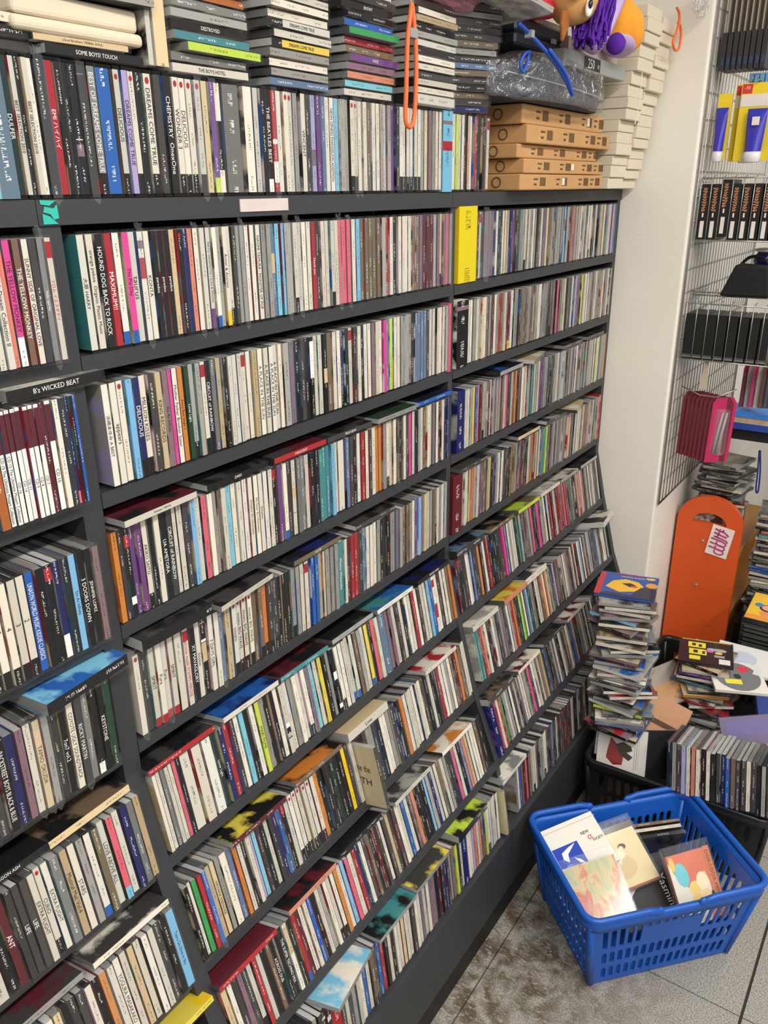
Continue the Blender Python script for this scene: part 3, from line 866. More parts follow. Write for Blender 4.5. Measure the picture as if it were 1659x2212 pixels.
# ------------------------------------------------------------------ stacks on top of the rack
def stack(x, y, z, codes, desc, rotbase=0.0, jit=1.5, group='', wid=None, name='stacked_cd_case', seedbase=0, drift=(0, 0)):
    rnd = random.Random(desc)
    out = []
    for i, c in enumerate(codes.split(' ')):
        b0, m_, w_, ti = parse(c.replace('_', ' '))
        th = CW * w_
        rot = rotbase + rnd.uniform(-jit, jit)
        ox = x + rnd.uniform(-0.004, 0.004) + drift[0] * i + (0.012 if b0 == 'l' else 0); oy = y + rnd.uniform(-0.004, 0.004) + drift[1] * i - (0.006 if b0 in 'le' else 0)
        M = Matrix.Translation((ox, oy, z)) @ Matrix.Rotation(R(rot), 4, 'Z') @ Matrix.Translation((-0.0625, -0.071, 0))
        o = flat_disc(name, f"{CNAME[b0]} CD case, {ordinal(i + 1)} up in the {desc}", group or desc, M, b0, rnd.choice('wgdkunGN'), rnd.choice('wgdkunaN'), ti, th, seed=seedbase + i * 7 + len(desc), mods=m_)
        out.append(o); z += th + 0.0002
    return out, z

ZT = 1.566 + 0.1262
stack(0.757, 0.068, ZT, 'w{THE_BOYS_HOTEL} G l t k{DESTROYED} g G O d w r w', 'lime and mint stack atop the rack', 1, group='stacks on the top row')
stack(0.915, 0.066, ZT, 'a{} g w g y1{DREAMS_COME_TRUE} w w1{DREAMS_COME_TRUE} w w w d w', 'pale yellow and white stack atop the rack', 2, group='stacks on the top row')
stack(1.070, 0.066, ZT, 'w c{} f u{} v{VOICE} n r{} e{} b{} k k{BOOWY} d w', 'green and red stack atop the rack', 0, group='stacks on the top row')
stack(1.243, 0.062, ZT, 'w:1.6 w w d w w ky w g k N w d u w', 'white and black stack behind the orange strap', 0, group='stacks on the top row')
stack(1.372, 0.070, ZT, 'B d n k d n a d g n d d d g d', 'grey stack beside the cardboard boxes', -24, 3, group='stacks on the top row', drift=(0.0005, -0.0015))
stack(0.47, 0.075, ZT, 'd k w', 'short stack below the rounded cream box', 2, 2, group='stacks on the top row', drift=(0.03, 0))

# ------------------------------------------------------------------ boxes, bag, toy and straps on top of the rack
CREAMB = mat('yellowed_card_box', (214, 200, 174), 0.7, var=0.10, scale=14)
# rounded cream box of two tiers
t = thing('slipcase_box', 'large rounded cream card box with two tiers on the top row', 'box', (0.508, -0.004, 1.7105))
for (x0, x1, y0, z0, z1) in ((0.0, 0.150, 0.0, 0.0, 0.0125), (0.004, 0.148, 0.004, 0.0130, 0.034)):
    o = simple('tier', [((x0, y0, z0), (x1, 0.13, z1))], CREAMB, t)
    bvm = o.modifiers.new('soft', 'BEVEL'); bvm.width = 0.005; bvm.segments = 3
M = Matrix.Translation((0.535, -0.004, 1.6925)) @ Matrix.Rotation(R(1), 4, 'Z')
flat_disc('stacked_cd_case', 'long black CD case with small coloured logo under the rounded cream box', 'stacks on the top row', M, 'k', 'k', 'd', 'SOME BOYS! TOUCH', CW, seed=91)
M = Matrix.Translation((0.525, -0.003, 1.7031)) @ Matrix.Rotation(R(-2), 4, 'Z') @ Matrix.Diagonal((0.9, 1, 0.66, 1))
flat_disc('stacked_cd_case', 'slim cream CD case squeezed under the rounded cream box', 'stacks on the top row', M, 'N', 'N', 'w', 'J.Soul Brothers TRIBAL SOUL', CW, seed=92)
for q, (c_, ti_) in enumerate((('g', ''), ('d', 'NICE'), ('w', 'NEUTRAL ANIME'), ('g', ''))):
    M = Matrix.Translation((0.545 - 0.004 * q, -0.010 + 0.003 * q, 1.7455 + q * 0.0107)) @ Matrix.Rotation(R(-3 + 2 * q), 4, 'Z')
    flat_disc('stacked_cd_case', f'{CNAME[c_]} CD case, {ordinal(q + 1)} of those lying on the rounded cream box', 'stacks on the top row', M, c_, 'd', 'k', ti_, CW, seed=95 + q)
# two cases standing upright beside it
def upright_case(x, th, code, label, dz=0.0, z0=1.6925, seed=1):
    I, S_ = MB(), MB()
    disc_parts(I, S_, th, code, '', Matrix.Identity(4), random.Random(seed))
    o = S_.build('upright_cd_case', [CLEAR]); I.build('inlay_card', [CARD], o)
    o.matrix_world = Matrix.Translation((x, -0.006, z0 + dz))
    return tag(o, label, 'CD', 'cases standing on the top row')
upright_case(0.6605, 0.0085, 'w', 'slim white case with round logo standing on the top row', seed=4)
upright_case(0.6700, 0.0220, 'N', 'thick cream double case standing on the top row beside the stacks', seed=5)

# flat brown cardboard boxes
BROWN = mat('brown_corrugated_card', (192, 146, 94), 0.75, var=0.12, scale=30, bump=0.1)
STAMP = mat('black_stamp_ink', (92, 66, 40), 0.8, var=0.3, scale=200)
STICK = mat('white_paper_sticker', (226, 220, 208), 0.6, var=0.05)
zt = 1.567
hts = (0.0300, 0.0270, 0.0255, 0.0330, 0.0345)
places = ('bottom', 'second', 'middle', 'fourth', 'top')
for q, hgt in enumerate(hts):
    dx = (0, 0.010, -0.006, 0.008, -0.004)[q]; dyv = (-0.028, -0.030, -0.022, -0.034, -0.028)[q]
    t = thing('cardboard_box', f'flat brown cardboard box, {places[q]} of the five stacked on the rack', 'box', (1.522 + dx, dyv, zt), 'flat brown boxes')
    w = 0.425 + (0.01, -0.012, -0.018, 0.012, -0.010)[q]
    o = simple('carton', [((0, 0, 0.0003), (w, 0.19, hgt - 0.0005))], BROWN, t)
    bvm = o.modifiers.new('soft', 'BEVEL'); bvm.width = 0.0025; bvm.segments = 2
    b = MB()
    for ux in (0.06, 0.17, 0.29, 0.36):
        for k in range(7): b.box((ux + 0.03 + k * 0.004, -0.0004, hgt * 0.25), (ux + 0.0325 + k * 0.004, 0.0006, hgt * 0.78))
        b.box((ux, -0.0004, hgt * 0.62), (ux + 0.020, 0.0006, hgt * 0.72)); b.box((ux + 0.002, -0.0004, hgt * 0.3), (ux + 0.014, 0.0006, hgt * 0.42))
    b.build('stamped_print', STAMP, t)['kind'] = 'stuff'
    if q in (0, 1, 4): simple('price_sticker', [((0.20 + 0.03 * q, -0.0007, hgt * 0.3), (0.213 + 0.03 * q, 0.0, hgt * 0.75))], STICK, t)
    ring = [(-0.0007, 0.05 + 0.009 * math.cos(a * math.pi / 8), hgt * 0.5 + 0.009 * math.sin(a * math.pi / 8)) for a in range(16)]
    tube('round_mark', ring, 0.0012, STAMP, t, closed=True, seg=5)
    zt += hgt

# white card boxes stacked by the pillar
WBOX = mat('white_card_box', (214, 203, 180), 0.7, var=0.06, scale=12)
rnd = random.Random(5)
nlev = 15
for c_ in range(2):
    z = 1.567
    for q in range(nlev):
        hgt = rnd.uniform(0.0215, 0.0265)
        over = -0.028 - 0.0045 * q - rnd.uniform(0, 0.010)
        x0 = (1.975, 2.079)[c_] + rnd.uniform(-0.002, 0.002)
        w = 0.1005
        o = simple('white_card_box', [((x0, over, z + 0.0004), (x0 + w, over + 0.17, z + hgt))], WBOX)
        bvm = o.modifiers.new('soft', 'BEVEL'); bvm.width = 0.0012; bvm.segments = 1
        col_ = ('column beside the brown boxes', 'column touching the pillar')[c_]
        tag(o, f'white card box, {ordinal(q + 1)} up in the {col_}', 'box', 'white card boxes')
        z += hgt
# silver and white cartons, black case, red packet
SILV = mat('silver_card', (150, 152, 150), 0.35, var=0.08)
t = thing('silver_carton', 'silver carton with a black label reading 250 above the bagged case', 'box', (1.615, -0.062, 1.7855))
o = simple('carton', [((0, 0, 0), (0.335, 0.14, 0.0285))], SILV, t)
o.modifiers.new('soft', 'BEVEL').width = 0.0015
simple('black_label', [((0.10, -0.0006, 0.003), (0.185, 0.0004, 0.0255))], mat('label_black', (20, 20, 22), 0.4), t)
text_on(t, '250', Matrix(((1, 0, 0, 0.135), (0, 0, -1, -0.0008), (0, 1, 0, 0.0142), (0, 0, 0, 1))), 0.017, 0.05, INKW)
text_on(t, '枚', Matrix(((1, 0, 0, 0.174), (0, 0, -1, -0.0008), (0, 1, 0, 0.012), (0, 0, 0, 1))), 0.008, 0.012, INKW)
BLKP = mat('black_hard_plastic', (32, 34, 40), 0.4, var=0.15)
t = thing('instrument_case', 'dark hard plastic case with latches below the red packet', 'case', (1.462, -0.035, 1.805))
o = simple('lower_shell', [((0, 0, 0), (0.215, 0.15, 0.0195))], BLKP, t); o.modifiers.new('soft', 'BEVEL').width = 0.004
o = simple('lid', [((0, 0, 0.0203), (0.215, 0.15, 0.044))], BLKP, t); o.modifiers.new('soft', 'BEVEL').width = 0.004
simple('latch', [((0.150, -0.003, 0.017), (0.168, 0.001, 0.025))], SILV, t)
o = simple('paper_carton', [((1.66, -0.050, 1.8145), (1.93, 0.09, 1.8395))], mat('dusky_card', (196, 176, 164), 0.7))
tag(o, 'dusky beige carton lying behind the silver carton', 'box')
o = simple('paper_carton', [((1.55, -0.03, 1.8405), (1.70, 0.09, 1.858))], WBOX)
tag(o, 'plain cream carton resting on the dark plastic case', 'box')
RED = mat('red_foil', (214, 40, 62), 0.28, var=0.25, scale=25, bump=0.4)
o = blob('red_packet', (1.545, -0.03, 1.868), (0.085, 0.045, 0.017), RED, None, 0.10, 3, (0, -0.12, 0.1))
tag(o, 'crumpled shiny red packet on the dark plastic case', 'packet')
o = simple('white_box', [((1.42, 0.005, 1.851), (1.53, 0.10, 1.876))], WBOX); tag(o, 'flat white box behind the red packet', 'box')

# zip bag in clear film
t = thing('zip_case', 'grey-blue padded case wrapped in clear film on the cardboard boxes', 'case', (1.645, 0.03, 1.7185))
GB = mat('grey_blue_fabric', (54, 58, 72), 0.7, var=0.22, scale=14, bump=0.3)
bm = bmesh.new(); bmesh.ops.create_cube(bm, size=1.0); bmesh.ops.subdivide_edges(bm, edges=bm.edges[:], cuts=5, use_grid_fill=True)
for v in bm.verts:
    x, y, z = v.co
    k = 1 - 0.35 * max(0, abs(x) - 0.32) / 0.18
    v.co = Vector((x * 0.52, y * 0.17 * k, (z + 0.5) * 0.070 * (k if z > 0 else 1) * (1.0 - 0.28 * max(0, x) * (z > 0))))
me = bpy.data.meshes.new('body'); bm.to_mesh(me); bm.free(); me.materials.append(GB)
o = link('body', me, t, True); s_ = o.modifiers.new('round', 'SUBSURF'); s_.levels = 1; s_.render_levels = 1
me2 = me.copy(); me2.materials.clear(); me2.materials.append(CRINKLE)
rw = random.Random(2)
for v in me2.vertices: v.co *= 1.0; v.co.y *= 1.14; v.co.z = v.co.z * 1.06; v.co += Vector((rw.uniform(-.004, .004), rw.uniform(-.005, .005), rw.uniform(0, .005)))
link('film_wrap', me2, t, True)
tube('piping', [(-0.25, -0.083, 0.036), (0, -0.087, 0.033), (0.22, -0.08, 0.026), (0.255, -0.04, 0.026)], 0.0016, mat('grey_piping', (150, 150, 150), 0.5), t, smooth_pts=6)

# plush toy hanging over the boxes
TAN = mat('tan_plush', (204, 152, 92), 0.9, var=0.15, scale=60, bump=0.5)
PUR = mat('purple_yarn', (82, 24, 148), 0.9, var=0.3, scale=40)
LIL = mat('lilac_satin', (178, 154, 190), 0.45, var=0.15, scale=14, bump=0.4)
ORG = mat('orange_plush', (246, 160, 48), 0.9, var=0.16, scale=30, bump=0.5)
BRN = mat('brown_felt', (158, 92, 34), 0.85, var=0.2, scale=20)
t = thing('plush_toy', 'plush toy with purple yarn hair and orange body hanging over the boxes', 'toy', (1.635, -0.09, 1.862))
blob('head', (-0.062, 0.0, 0.018), (0.046, 0.042, 0.042), TAN, t, 0.04, 1)
blob('nose', (-0.112, -0.028, 0.026), (0.015, 0.014, 0.015), RED, t, 0.0, 2)
blob('eye', (-0.080, -0.038, 0.000), (0.011, 0.006, 0.016), mat('eye_white', (236, 234, 232), 0.3, var=0), t, 0, 3, (0, 0.35, 0), 12)
blob('pupil', (-0.086, -0.043, 0.004), (0.006, 0.0035, 0.008), mat('eye_black', (30, 30, 44), 0.2, var=0), t, 0, 4, (0, 0.35, 0), 10)
blob('eye', (-0.052, -0.036, 0.044), (0.014, 0.008, 0.012), bpy.data.materials['eye_white'], t, 0, 5, (0, 0, 0), 12)
prism('ear', [(-0.012, 0.0), (0.012, 0.004), (0.018, -0.02), (0.004, -0.036), (-0.006, -0.046), (-0.014, -0.02)], 0.006, BRN, t, Matrix.Translation((-0.112, -0.004, -0.008)) @ Matrix.Rotation(R(90), 4, 'X'), 0.002)
rw = random.Random(9)
hb = MB()
for q in range(110):
    x0 = rw.uniform(-0.040, 0.022); z0 = 0.062 + rw.uniform(-0.012, 0.02); y0 = rw.uniform(-0.040, 0.01)
    P = [Vector((x0 + 0.02, y0 + 0.01, z0))]
    for k in range(1, 6):
        P.append(Vector((x0 + 0.02 - 0.008 * k + rw.uniform(-.006, .006), y0 - 0.006 + rw.uniform(-.005, .005), z0 - k * 0.021 + rw.uniform(-.004, .004))))
    for k in range(5):
        a, c = P[k], P[k + 1]; rr = 0.0026
        for (d0, d1) in (((rr, 0, 0), (0, -rr, 0)), ((0, -rr, 0), (-rr, 0, 0)), ((-rr, 0, 0), (0, rr, 0)), ((0, rr, 0), (rr, 0, 0))):
            d0, d1 = Vector(d0), Vector(d1)
            hb.face([a + d0, a + d1, c + d1, c + d0])
hb.build('yarn_hair', PUR, t)['kind'] = 'stuff'
bm = bmesh.new(); bmesh.ops.create_grid(bm, x_segments=8, y_segments=12, size=1.0)
for v in bm.verts:
    u_, w_ = v.co.x, v.co.y
    wid = 0.012 + 0.026 * (w_ + 1) / 2
    v.co = Vector((0.075 + u_ * wid + 0.016 * w_, -0.030 + 0.008 * math.sin(u_ * 5) + 0.01 * (1 - w_), 0.015 + w_ * 0.050))
me = bpy.data.meshes.new('satin_collar'); bm.to_mesh(me); bm.free(); me.materials.append(LIL)
o = link('satin_collar', me, t, True); sm = o.modifiers.new('thick', 'SOLIDIFY'); sm.thickness = 0.004
blob('body', (0.208, 0.004, 0.014), (0.062, 0.040, 0.050), ORG, t, 0.10, 7, (0, 0.5, 0))
blob('body_hem', (0.205, 0.010, -0.018), (0.050, 0.036, 0.022), LIL, t, 0.05, 8, (0, 0.2, 0))
blob('inner_lining', (0.075, 0.01, -0.012), (0.035, 0.028, 0.04), LIL, t, 0.06, 11)
blob('pompom', (0.086, -0.030, -0.036), (0.019, 0.018, 0.019), PUR, t, 0.05, 9, (0, 0, 0), 28)

# straps and cords
OR = mat('orange_cord', (240, 110, 52), 0.55, var=0.08)
BL = mat('blue_cord', (34, 84, 190), 0.5, var=0.08)
t = thing('wrist_strap', 'orange wrist strap loop hanging in front of the white stacks', 'strap', (1.14, -0.024, 1.81), 'cord straps')
tube('cord', [(0.002, 0, 0), (-0.010, -.002, -0.04), (-0.015, -.003, -0.10), (-0.017, -.003, -0.142), (-0.006, -.003, -0.152), (0.006, -.003, -0.140), (0.012, -.003, -0.09), (0.012, -.002, -0.04), (0.007, 0, 0.002), (0.004, 0, 0.008)], 0.0034, OR, t, closed=True, smooth_pts=6)
simple('metal_clasp', [((-0.0065, -0.0055, -0.034), (0.0135, 0.0015, -0.022))], SILV, t)
tube('thin_thread', [(0.004, 0, 0.007), (0.002, 0, 0.020), (-0.002, 0.004, 0.035)], 0.0007, mat('thread_white', (220, 215, 205), 0.6), t)
t = thing('wrist_strap', 'orange cord loop dangling from the white boxes beside the pillar', 'strap', (2.12, -0.115, 1.945), 'cord straps')
tube('cord', [(-0.02, 0, -0.005), (0.0, 0, -0.012), (0.006, 0, -0.030), (-0.006, 0, -0.050), (-0.024, 0, -0.072), (-0.004, 0, -0.085), (0.026, 0, -0.078), (0.032, 0, -0.055), (0.020, 0, -0.036), (0.0, 0, -0.030)], 0.003, OR, t, smooth_pts=6)
t = thing('wrist_strap', 'blue strap slanting down across the film-wrapped case', 'strap', (1.39, -0.075, 1.822), 'cord straps')
tube('cord', [(0, 0, 0), (0.06, -.004, -0.018), (0.13, -.008, -0.042), (0.18, -.010, -0.066), (0.215, -.010, -0.088), (0.21, -.012, -0.085), (0.17, -.014, -0.058), (0.10, -.012, -0.028)], 0.0035, BL, t, smooth_pts=6)
simple('metal_clasp', [((0.030, -0.010, -0.017), (0.042, 0.003, -0.006))], SILV, t)
t = thing('wrist_strap', 'small blue cord loop at the corner of the film-wrapped case', 'strap', (1.45, -0.06, 1.775), 'cord straps')
tube('cord', [(0.02, 0, 0.016), (-0.004, -.002, 0.010), (-0.020, -.002, -0.006), (-0.010, -.002, -0.018), (0.006, -.002, -0.004), (0.016, 0, 0.012)], 0.0026, BL, t, closed=True, smooth_pts=5)
o = tube('white_thread', [(1.95, -0.10, 1.80), (1.948, -0.10, 1.75), (1.946, -0.098, 1.712), (1.936, -0.098, 1.698), (1.946, -0.098, 1.708), (1.962, -0.10, 1.704)], 0.0009, mat('thread_cotton', (232, 228, 220), 0.7), None, smooth_pts=4)
tag(o, 'thin white knotted thread hanging in front of the white card boxes', 'thread')
# pink film bag on the stacks and a clear case poking out
def crumple(name, cx, cy, cz, sx_, sy_, sz_, m, seed, label, cat):
    bm = bmesh.new(); bmesh.ops.create_icosphere(bm, subdivisions=4, radius=1.0)
    rr = random.Random(seed); ph = [rr.uniform(0, 6.3) for _ in range(8)]
    for v in bm.verts:
        x, y, z = v.co
        k = 1 + 0.16 * math.sin(5 * x + ph[0]) * math.sin(6 * z + ph[1]) + 0.12 * math.sin(9 * y + ph[2] + 4 * x) + 0.05 * rr.uniform(-1, 1)
        v.co = Vector((x * sx_ * k, y * sy_ * k, z * sz_ * k))
    me = bpy.data.meshes.new(name); bm.to_mesh(me); bm.free(); me.materials.append(m)
    o = link(name, me); o.location = (cx, cy, cz)
    return tag(o, label, cat)
PINKF = clear_mat('pink_film', tint=(0.95, 0.62, 0.68), haze=0.35, rough=0.15, gray=(0.8, 0.42, 0.48))
crumple('pink_plastic_bag', 1.262, 0.005, 1.858, 0.105, 0.05, 0.022, PINKF, 3, 'crumpled pink plastic bag lying on the white and black stack', 'bag')
crumple('clear_plastic_bag', 2.14, -0.155, 1.955, 0.045, 0.012, 0.030, CRINKLE, 5, 'crumpled clear film bag against the pillar beside the orange cord', 'bag')
M = Matrix.Translation((1.30, -0.085, 1.862)) @ Matrix.Rotation(R(-20), 4, 'Z') @ Matrix.Rotation(R(14), 4, 'Y')
flat_disc('stacked_cd_case', 'empty clear CD case jutting out over the grey stack', 'stacks on the top row', M, 'g', 'g', 'w', '', CW, seed=55)

# ------------------------------------------------------------------ baskets
def slot_wall(bm, A, B, C_, D_, cols, rows, margin=0.06, plate=None):
    """a moulded wall with real slots: A,B bottom corners, C_,D_ top corners (B under C_). rows: (v0, v1). plate: (u0, u1, v0, v1) left solid"""
    def P(u, v):
        return (A.lerp(B, u)).lerp(D_.lerp(C_, u), v)
    us = [0.0]
    n = cols
    pit = (1 - 2 * margin) / n
    edges = []
    for i in range(n):
        a = margin + i * pit + pit * 0.20; b_ = margin + (i + 1) * pit - pit * 0.20
        edges.append((a, b_))
    vcuts = [0.0]
    for v0, v1 in rows: vcuts += [v0, v1]
    vcuts.append(1.0)
    ucuts = [0.0] + [x for e in edges for x in e] + [1.0]
    def quad(u0, u1, v0, v1):
        bm.faces.new([bm.verts.new(P(*q)) for q in ((u0, v0), (u1, v0), (u1, v1), (u0, v1))])
    for r_ in range(len(vcuts) - 1):
        v0, v1 = vcuts[r_], vcuts[r_ + 1]
        for c in range(len(ucuts) - 1):
            u0, u1 = ucuts[c], ucuts[c + 1]
            slot = r_ % 2 == 1 and c % 2 == 1
            if slot and plate and plate[0] < (u0 + u1) / 2 < plate[1] and v1 <= plate[3] + 1e-6 and v0 >= plate[2] - 1e-6:
                vs_ = v1 - (v1 - v0) * 0.22
                quad(u0, u1, v0, vs_); v0_ = vs_
                slot_corners(P, quad, bm, u0, u1, v0_, v1); continue
            if slot: slot_corners(P, quad, bm, u0, u1, v0, v1)
            else: quad(u0, u1, v0, v1)

def slot_corners(P, quad, bm, u0, u1, v0, v1):
    du = (u1 - u0) * 0.42; dv = min((v1 - v0) * 0.42, 0.035)
    for cu, cv, su, sv in ((u0, v0, 1, 1), (u1, v0, -1, 1), (u1, v1, -1, -1), (u0, v1, 1, -1)):
        pts = [(cu, cv), (cu + su * du, cv), (cu + su * du * 0.3, cv + sv * dv * 0.3), (cu, cv + sv * dv)]
        if su * sv < 0: pts = pts[::-1]
        bm.faces.new([bm.verts.new(P(*q)) for q in pts])

def rounded_rect(w, d, r_, n=6):
    out = []
    for cx, cy, a0 in ((w / 2 - r_, -d / 2 + r_, -90), (w / 2 - r_, d / 2 - r_, 0), (-w / 2 + r_, d / 2 - r_, 90), (-w / 2 + r_, -d / 2 + r_, 180)):
        for k in range(n + 1):
            a = R(a0 + 90 * k / n); out.append((cx + r_ * math.cos(a), cy + r_ * math.sin(a)))
    return out

def basket(name, label, loc, rotz, w, d, h, wb, db, m, cols=(17, 12), rows=((0.07, 0.25), (0.31, 0.50), (0.56, 0.86)), plate=(0.30, 0.68, 0.5, 0.9), floor_z=0.004, handles=True, group=None):
    t = thing(name, label, 'basket', loc, group, (0, 0, rotz))
    bot = [Vector((-wb / 2, -db / 2, 0.002)), Vector((wb / 2, -db / 2, 0.002)), Vector((wb / 2, db / 2, 0.002)), Vector((-wb / 2, db / 2, 0.002))]
    ins = 0.010
    top = [Vector((-w / 2 + ins, -d / 2 + ins, h - 0.012)), Vector((w / 2 - ins, -d / 2 + ins, h - 0.012)), Vector((w / 2 - ins, d / 2 - ins, h - 0.012)), Vector((-w / 2 + ins, d / 2 - ins, h - 0.012))]
    for i in range(4):
        j = (i + 1) % 4
        bm = bmesh.new()
        slot_wall(bm, bot[i], bot[j], top[j], top[i], cols[i % 2], rows, plate=plate if i % 2 == 0 else None)
        bmesh.ops.remove_doubles(bm, verts=bm.verts[:], dist=0.0002)
        me = bpy.data.meshes.new('slotted_wall'); bm.to_mesh(me); bm.free(); me.materials.append(m)
        o = link('slotted_wall', me, t); sm = o.modifiers.new('thick', 'SOLIDIFY'); sm.thickness = 0.0032; sm.offset = 0
    # floor grid
    b = MB(); b.box((-wb / 2, -db / 2, floor_z), (wb / 2, db / 2, floor_z + 0.003)); b.build('base', m, t)
    # corner posts close the moulded corners
    for i in range(4):
        tube('corner_post', [bot[i] + Vector((0, 0, 0.004)), bot[i].lerp(top[i], 0.5), top[i]], 0.0075, m, t, seg=8)
    # rim: outward lip of rounded-square section
    loops = [(-0.006, h - 0.022), (0.004, h - 0.022), (0.0045, h - 0.004), (0.002, h), (-0.004, h), (-0.010, h - 0.004), (-0.010, h - 0.016)]
    pts = rounded_rect(w, d, 0.030)
    V_ = []; F = []
    n = len(pts); k = len(loops)
    for (x, y) in pts:
        L_ = math.hypot(x / w, y / d)
        nx, ny = x / (w / 2), y / (d / 2)
        # outward direction of a rounded rectangle
        ox = max(abs(x) - (w / 2 - 0.030), 0) * (1 if x > 0 else -1); oy = max(abs(y) - (d / 2 - 0.030), 0) * (1 if y > 0 else -1)
        q = math.hypot(ox, oy) or 1
        ox, oy = ox / q, oy / q
        for e, z in loops: V_.append((x + ox * e, y + oy * e, z))
    for i in range(n):
        j = (i + 1) % n
        for a in range(k):
            b_ = (a + 1) % k
            F.append((i * k + a, j * k + a, j * k + b_, i * k + b_))
    me = bpy.data.meshes.new('rim'); me.from_pydata(V_, [], F); me.materials.append(m); link('rim', me, t, True)
    if handles:
        for s in (-1, 1):
            P = []
            rr = 0.030; hw, hd = w / 2 + 0.002, d / 2 + 0.002; z = h + 0.0085
            P.append((s * 0.050, -hd + 0.004, h - 0.004)); P.append((s * 0.052, -hd, h + 0.004)); P.append((s * 0.075, -hd, z))
            P.append((s * (hw - rr), -hd, z))
            for q in range(1, 5):
                a = R(90 * q / 5); P.append((s * (hw - rr + rr * math.sin(a)), -hd + rr - rr * math.cos(a), z))
            P.append((s * hw, -hd + rr, z)); P.append((s * hw, 0, z)); P.append((s * hw, hd - rr, z))
            for q in range(1, 5):
                a = R(90 * q / 5); P.append((s * (hw - rr + rr * math.cos(a)), hd - rr + rr * math.sin(a), z))
            P.append((s * (hw - rr), hd, z)); P.append((s * 0.075, hd, z)); P.append((s * 0.052, hd, h + 0.004)); P.append((s * 0.050, hd - 0.004, h - 0.004))
            ch = tube('carry_handle', P, 0.0068, m, t, seg=10)
            for e in (-1, 1):
                blob('pivot_knob', (s * 0.050, e * (hd - 0.001), h + 0.001), (0.011, 0.007, 0.010), m, ch, 0, 1, (0, 0, 0), 12)
    return t

BLUE = mat('blue_moulded_plastic', (18, 84, 176), 0.38, var=0.08, scale=20)
BLACKP = mat('black_moulded_plastic', (24, 24, 25), 0.36, var=0.15, scale=20)
basket('shopping_basket', 'bright blue plastic shopping basket holding a few CDs on the floor', (1.449, -0.430, 0.0), R(-42.2), 0.405, 0.305, 0.220, 0.325, 0.225, BLUE)
basket('storage_basket', 'black plastic basket full of CDs between the rack and blue basket', (1.874, -0.420, 0.0), R(-88), 0.45, 0.362, 0.215, 0.40, 0.315, BLACKP, cols=(17, 14), rows=((0.10, 0.26), (0.32, 0.55), (0.62, 0.86)), plate=None, floor_z=0.06, handles=False, group='black baskets')
basket('storage_basket', 'black plastic basket with the shorter CD pile before the orange panel', (2.244, -0.412, 0.0), R(-90), 0.45, 0.355, 0.215, 0.40, 0.310, BLACKP, cols=(17, 14), rows=((0.10, 0.26), (0.32, 0.55), (0.62, 0.86)), plate=None, floor_z=0.06, handles=False, group='black baskets')

# discs in the blue basket: placed by centre, direction of the cover's upper edge and tilt
def cover_disc(name, label, c, xdir, nrm, w, h, th, base, art, sleeve=False, cat='CD', group=None, clear=True, wash=None):
    n_ = Vector(nrm).normalized(); x_ = Vector(xdir); x_ = (x_ - n_ * x_.dot(n_)).normalized(); y_ = n_.cross(x_)
    M = Matrix((( x_.x, y_.x, n_.x, c[0]), (x_.y, y_.y, n_.y, c[1]), (x_.z, y_.z, n_.z, c[2]), (0, 0, 0, 1)))
    card = MB()
    card.box((-w / 2 + .002, -h / 2 + .002, -th + .001), (w / 2 - .002, h / 2 - .002, -0.0012), None, col=lin(base))
    root = None
    if clear:
        s = MB(); s.box((-w / 2, -h / 2, -th), (w / 2, h / 2, 0)); root = s.build(name, [CLEAR]); inlay = card.build('inlay_card', [CARD], root)
    else:
        root = inlay = card.build(name, [CARD])
    a = MB()
    for kcol, pts in art:
        pts = [(px * w / 2, py * h / 2, -0.0009 + 0.00004 * len(a.f)) for px, py in pts]
        a.face(pts, lin(kcol), lin(kcol))
    if art and not isinstance(art, str): a.build('cover_art', [CARD], inlay)['kind'] = 'stuff'
    if wash:
        a = MB(); a.face([(-w / 2 + .003, -h / 2 + .003, -0.0009), (w / 2 - .003, -h / 2 + .003, -0.0009), (w / 2 - .003, h / 2 - .003, -0.0009), (-w / 2 + .003, h / 2 - .003, -0.0009)]); a.build('cover_art', [wash], inlay)
    if sleeve:
        s = MB(); s.box((-w / 2 - .003, -h / 2 - .002, -th - .001), (w / 2 + .003, h / 2 + .016, 0.0012)); s.build('clear_sleeve', [FILM], root)
    root.matrix_world = M
    return tag(root, label, cat, group), M
def ell(cx, cy, rx, ry, n=14, a0=0.0, rot=0.0):
    return [(cx + rx * math.cos(a0 + 6.2832 * k / n) * math.cos(rot) - ry * math.sin(a0 + 6.2832 * k / n) * math.sin(rot), cy + rx * math.cos(a0 + 6.2832 * k / n) * math.sin(rot) + ry * math.sin(a0 + 6.2832 * k / n) * math.cos(rot)) for k in range(n)]
GB_ = 'discs in the blue basket'
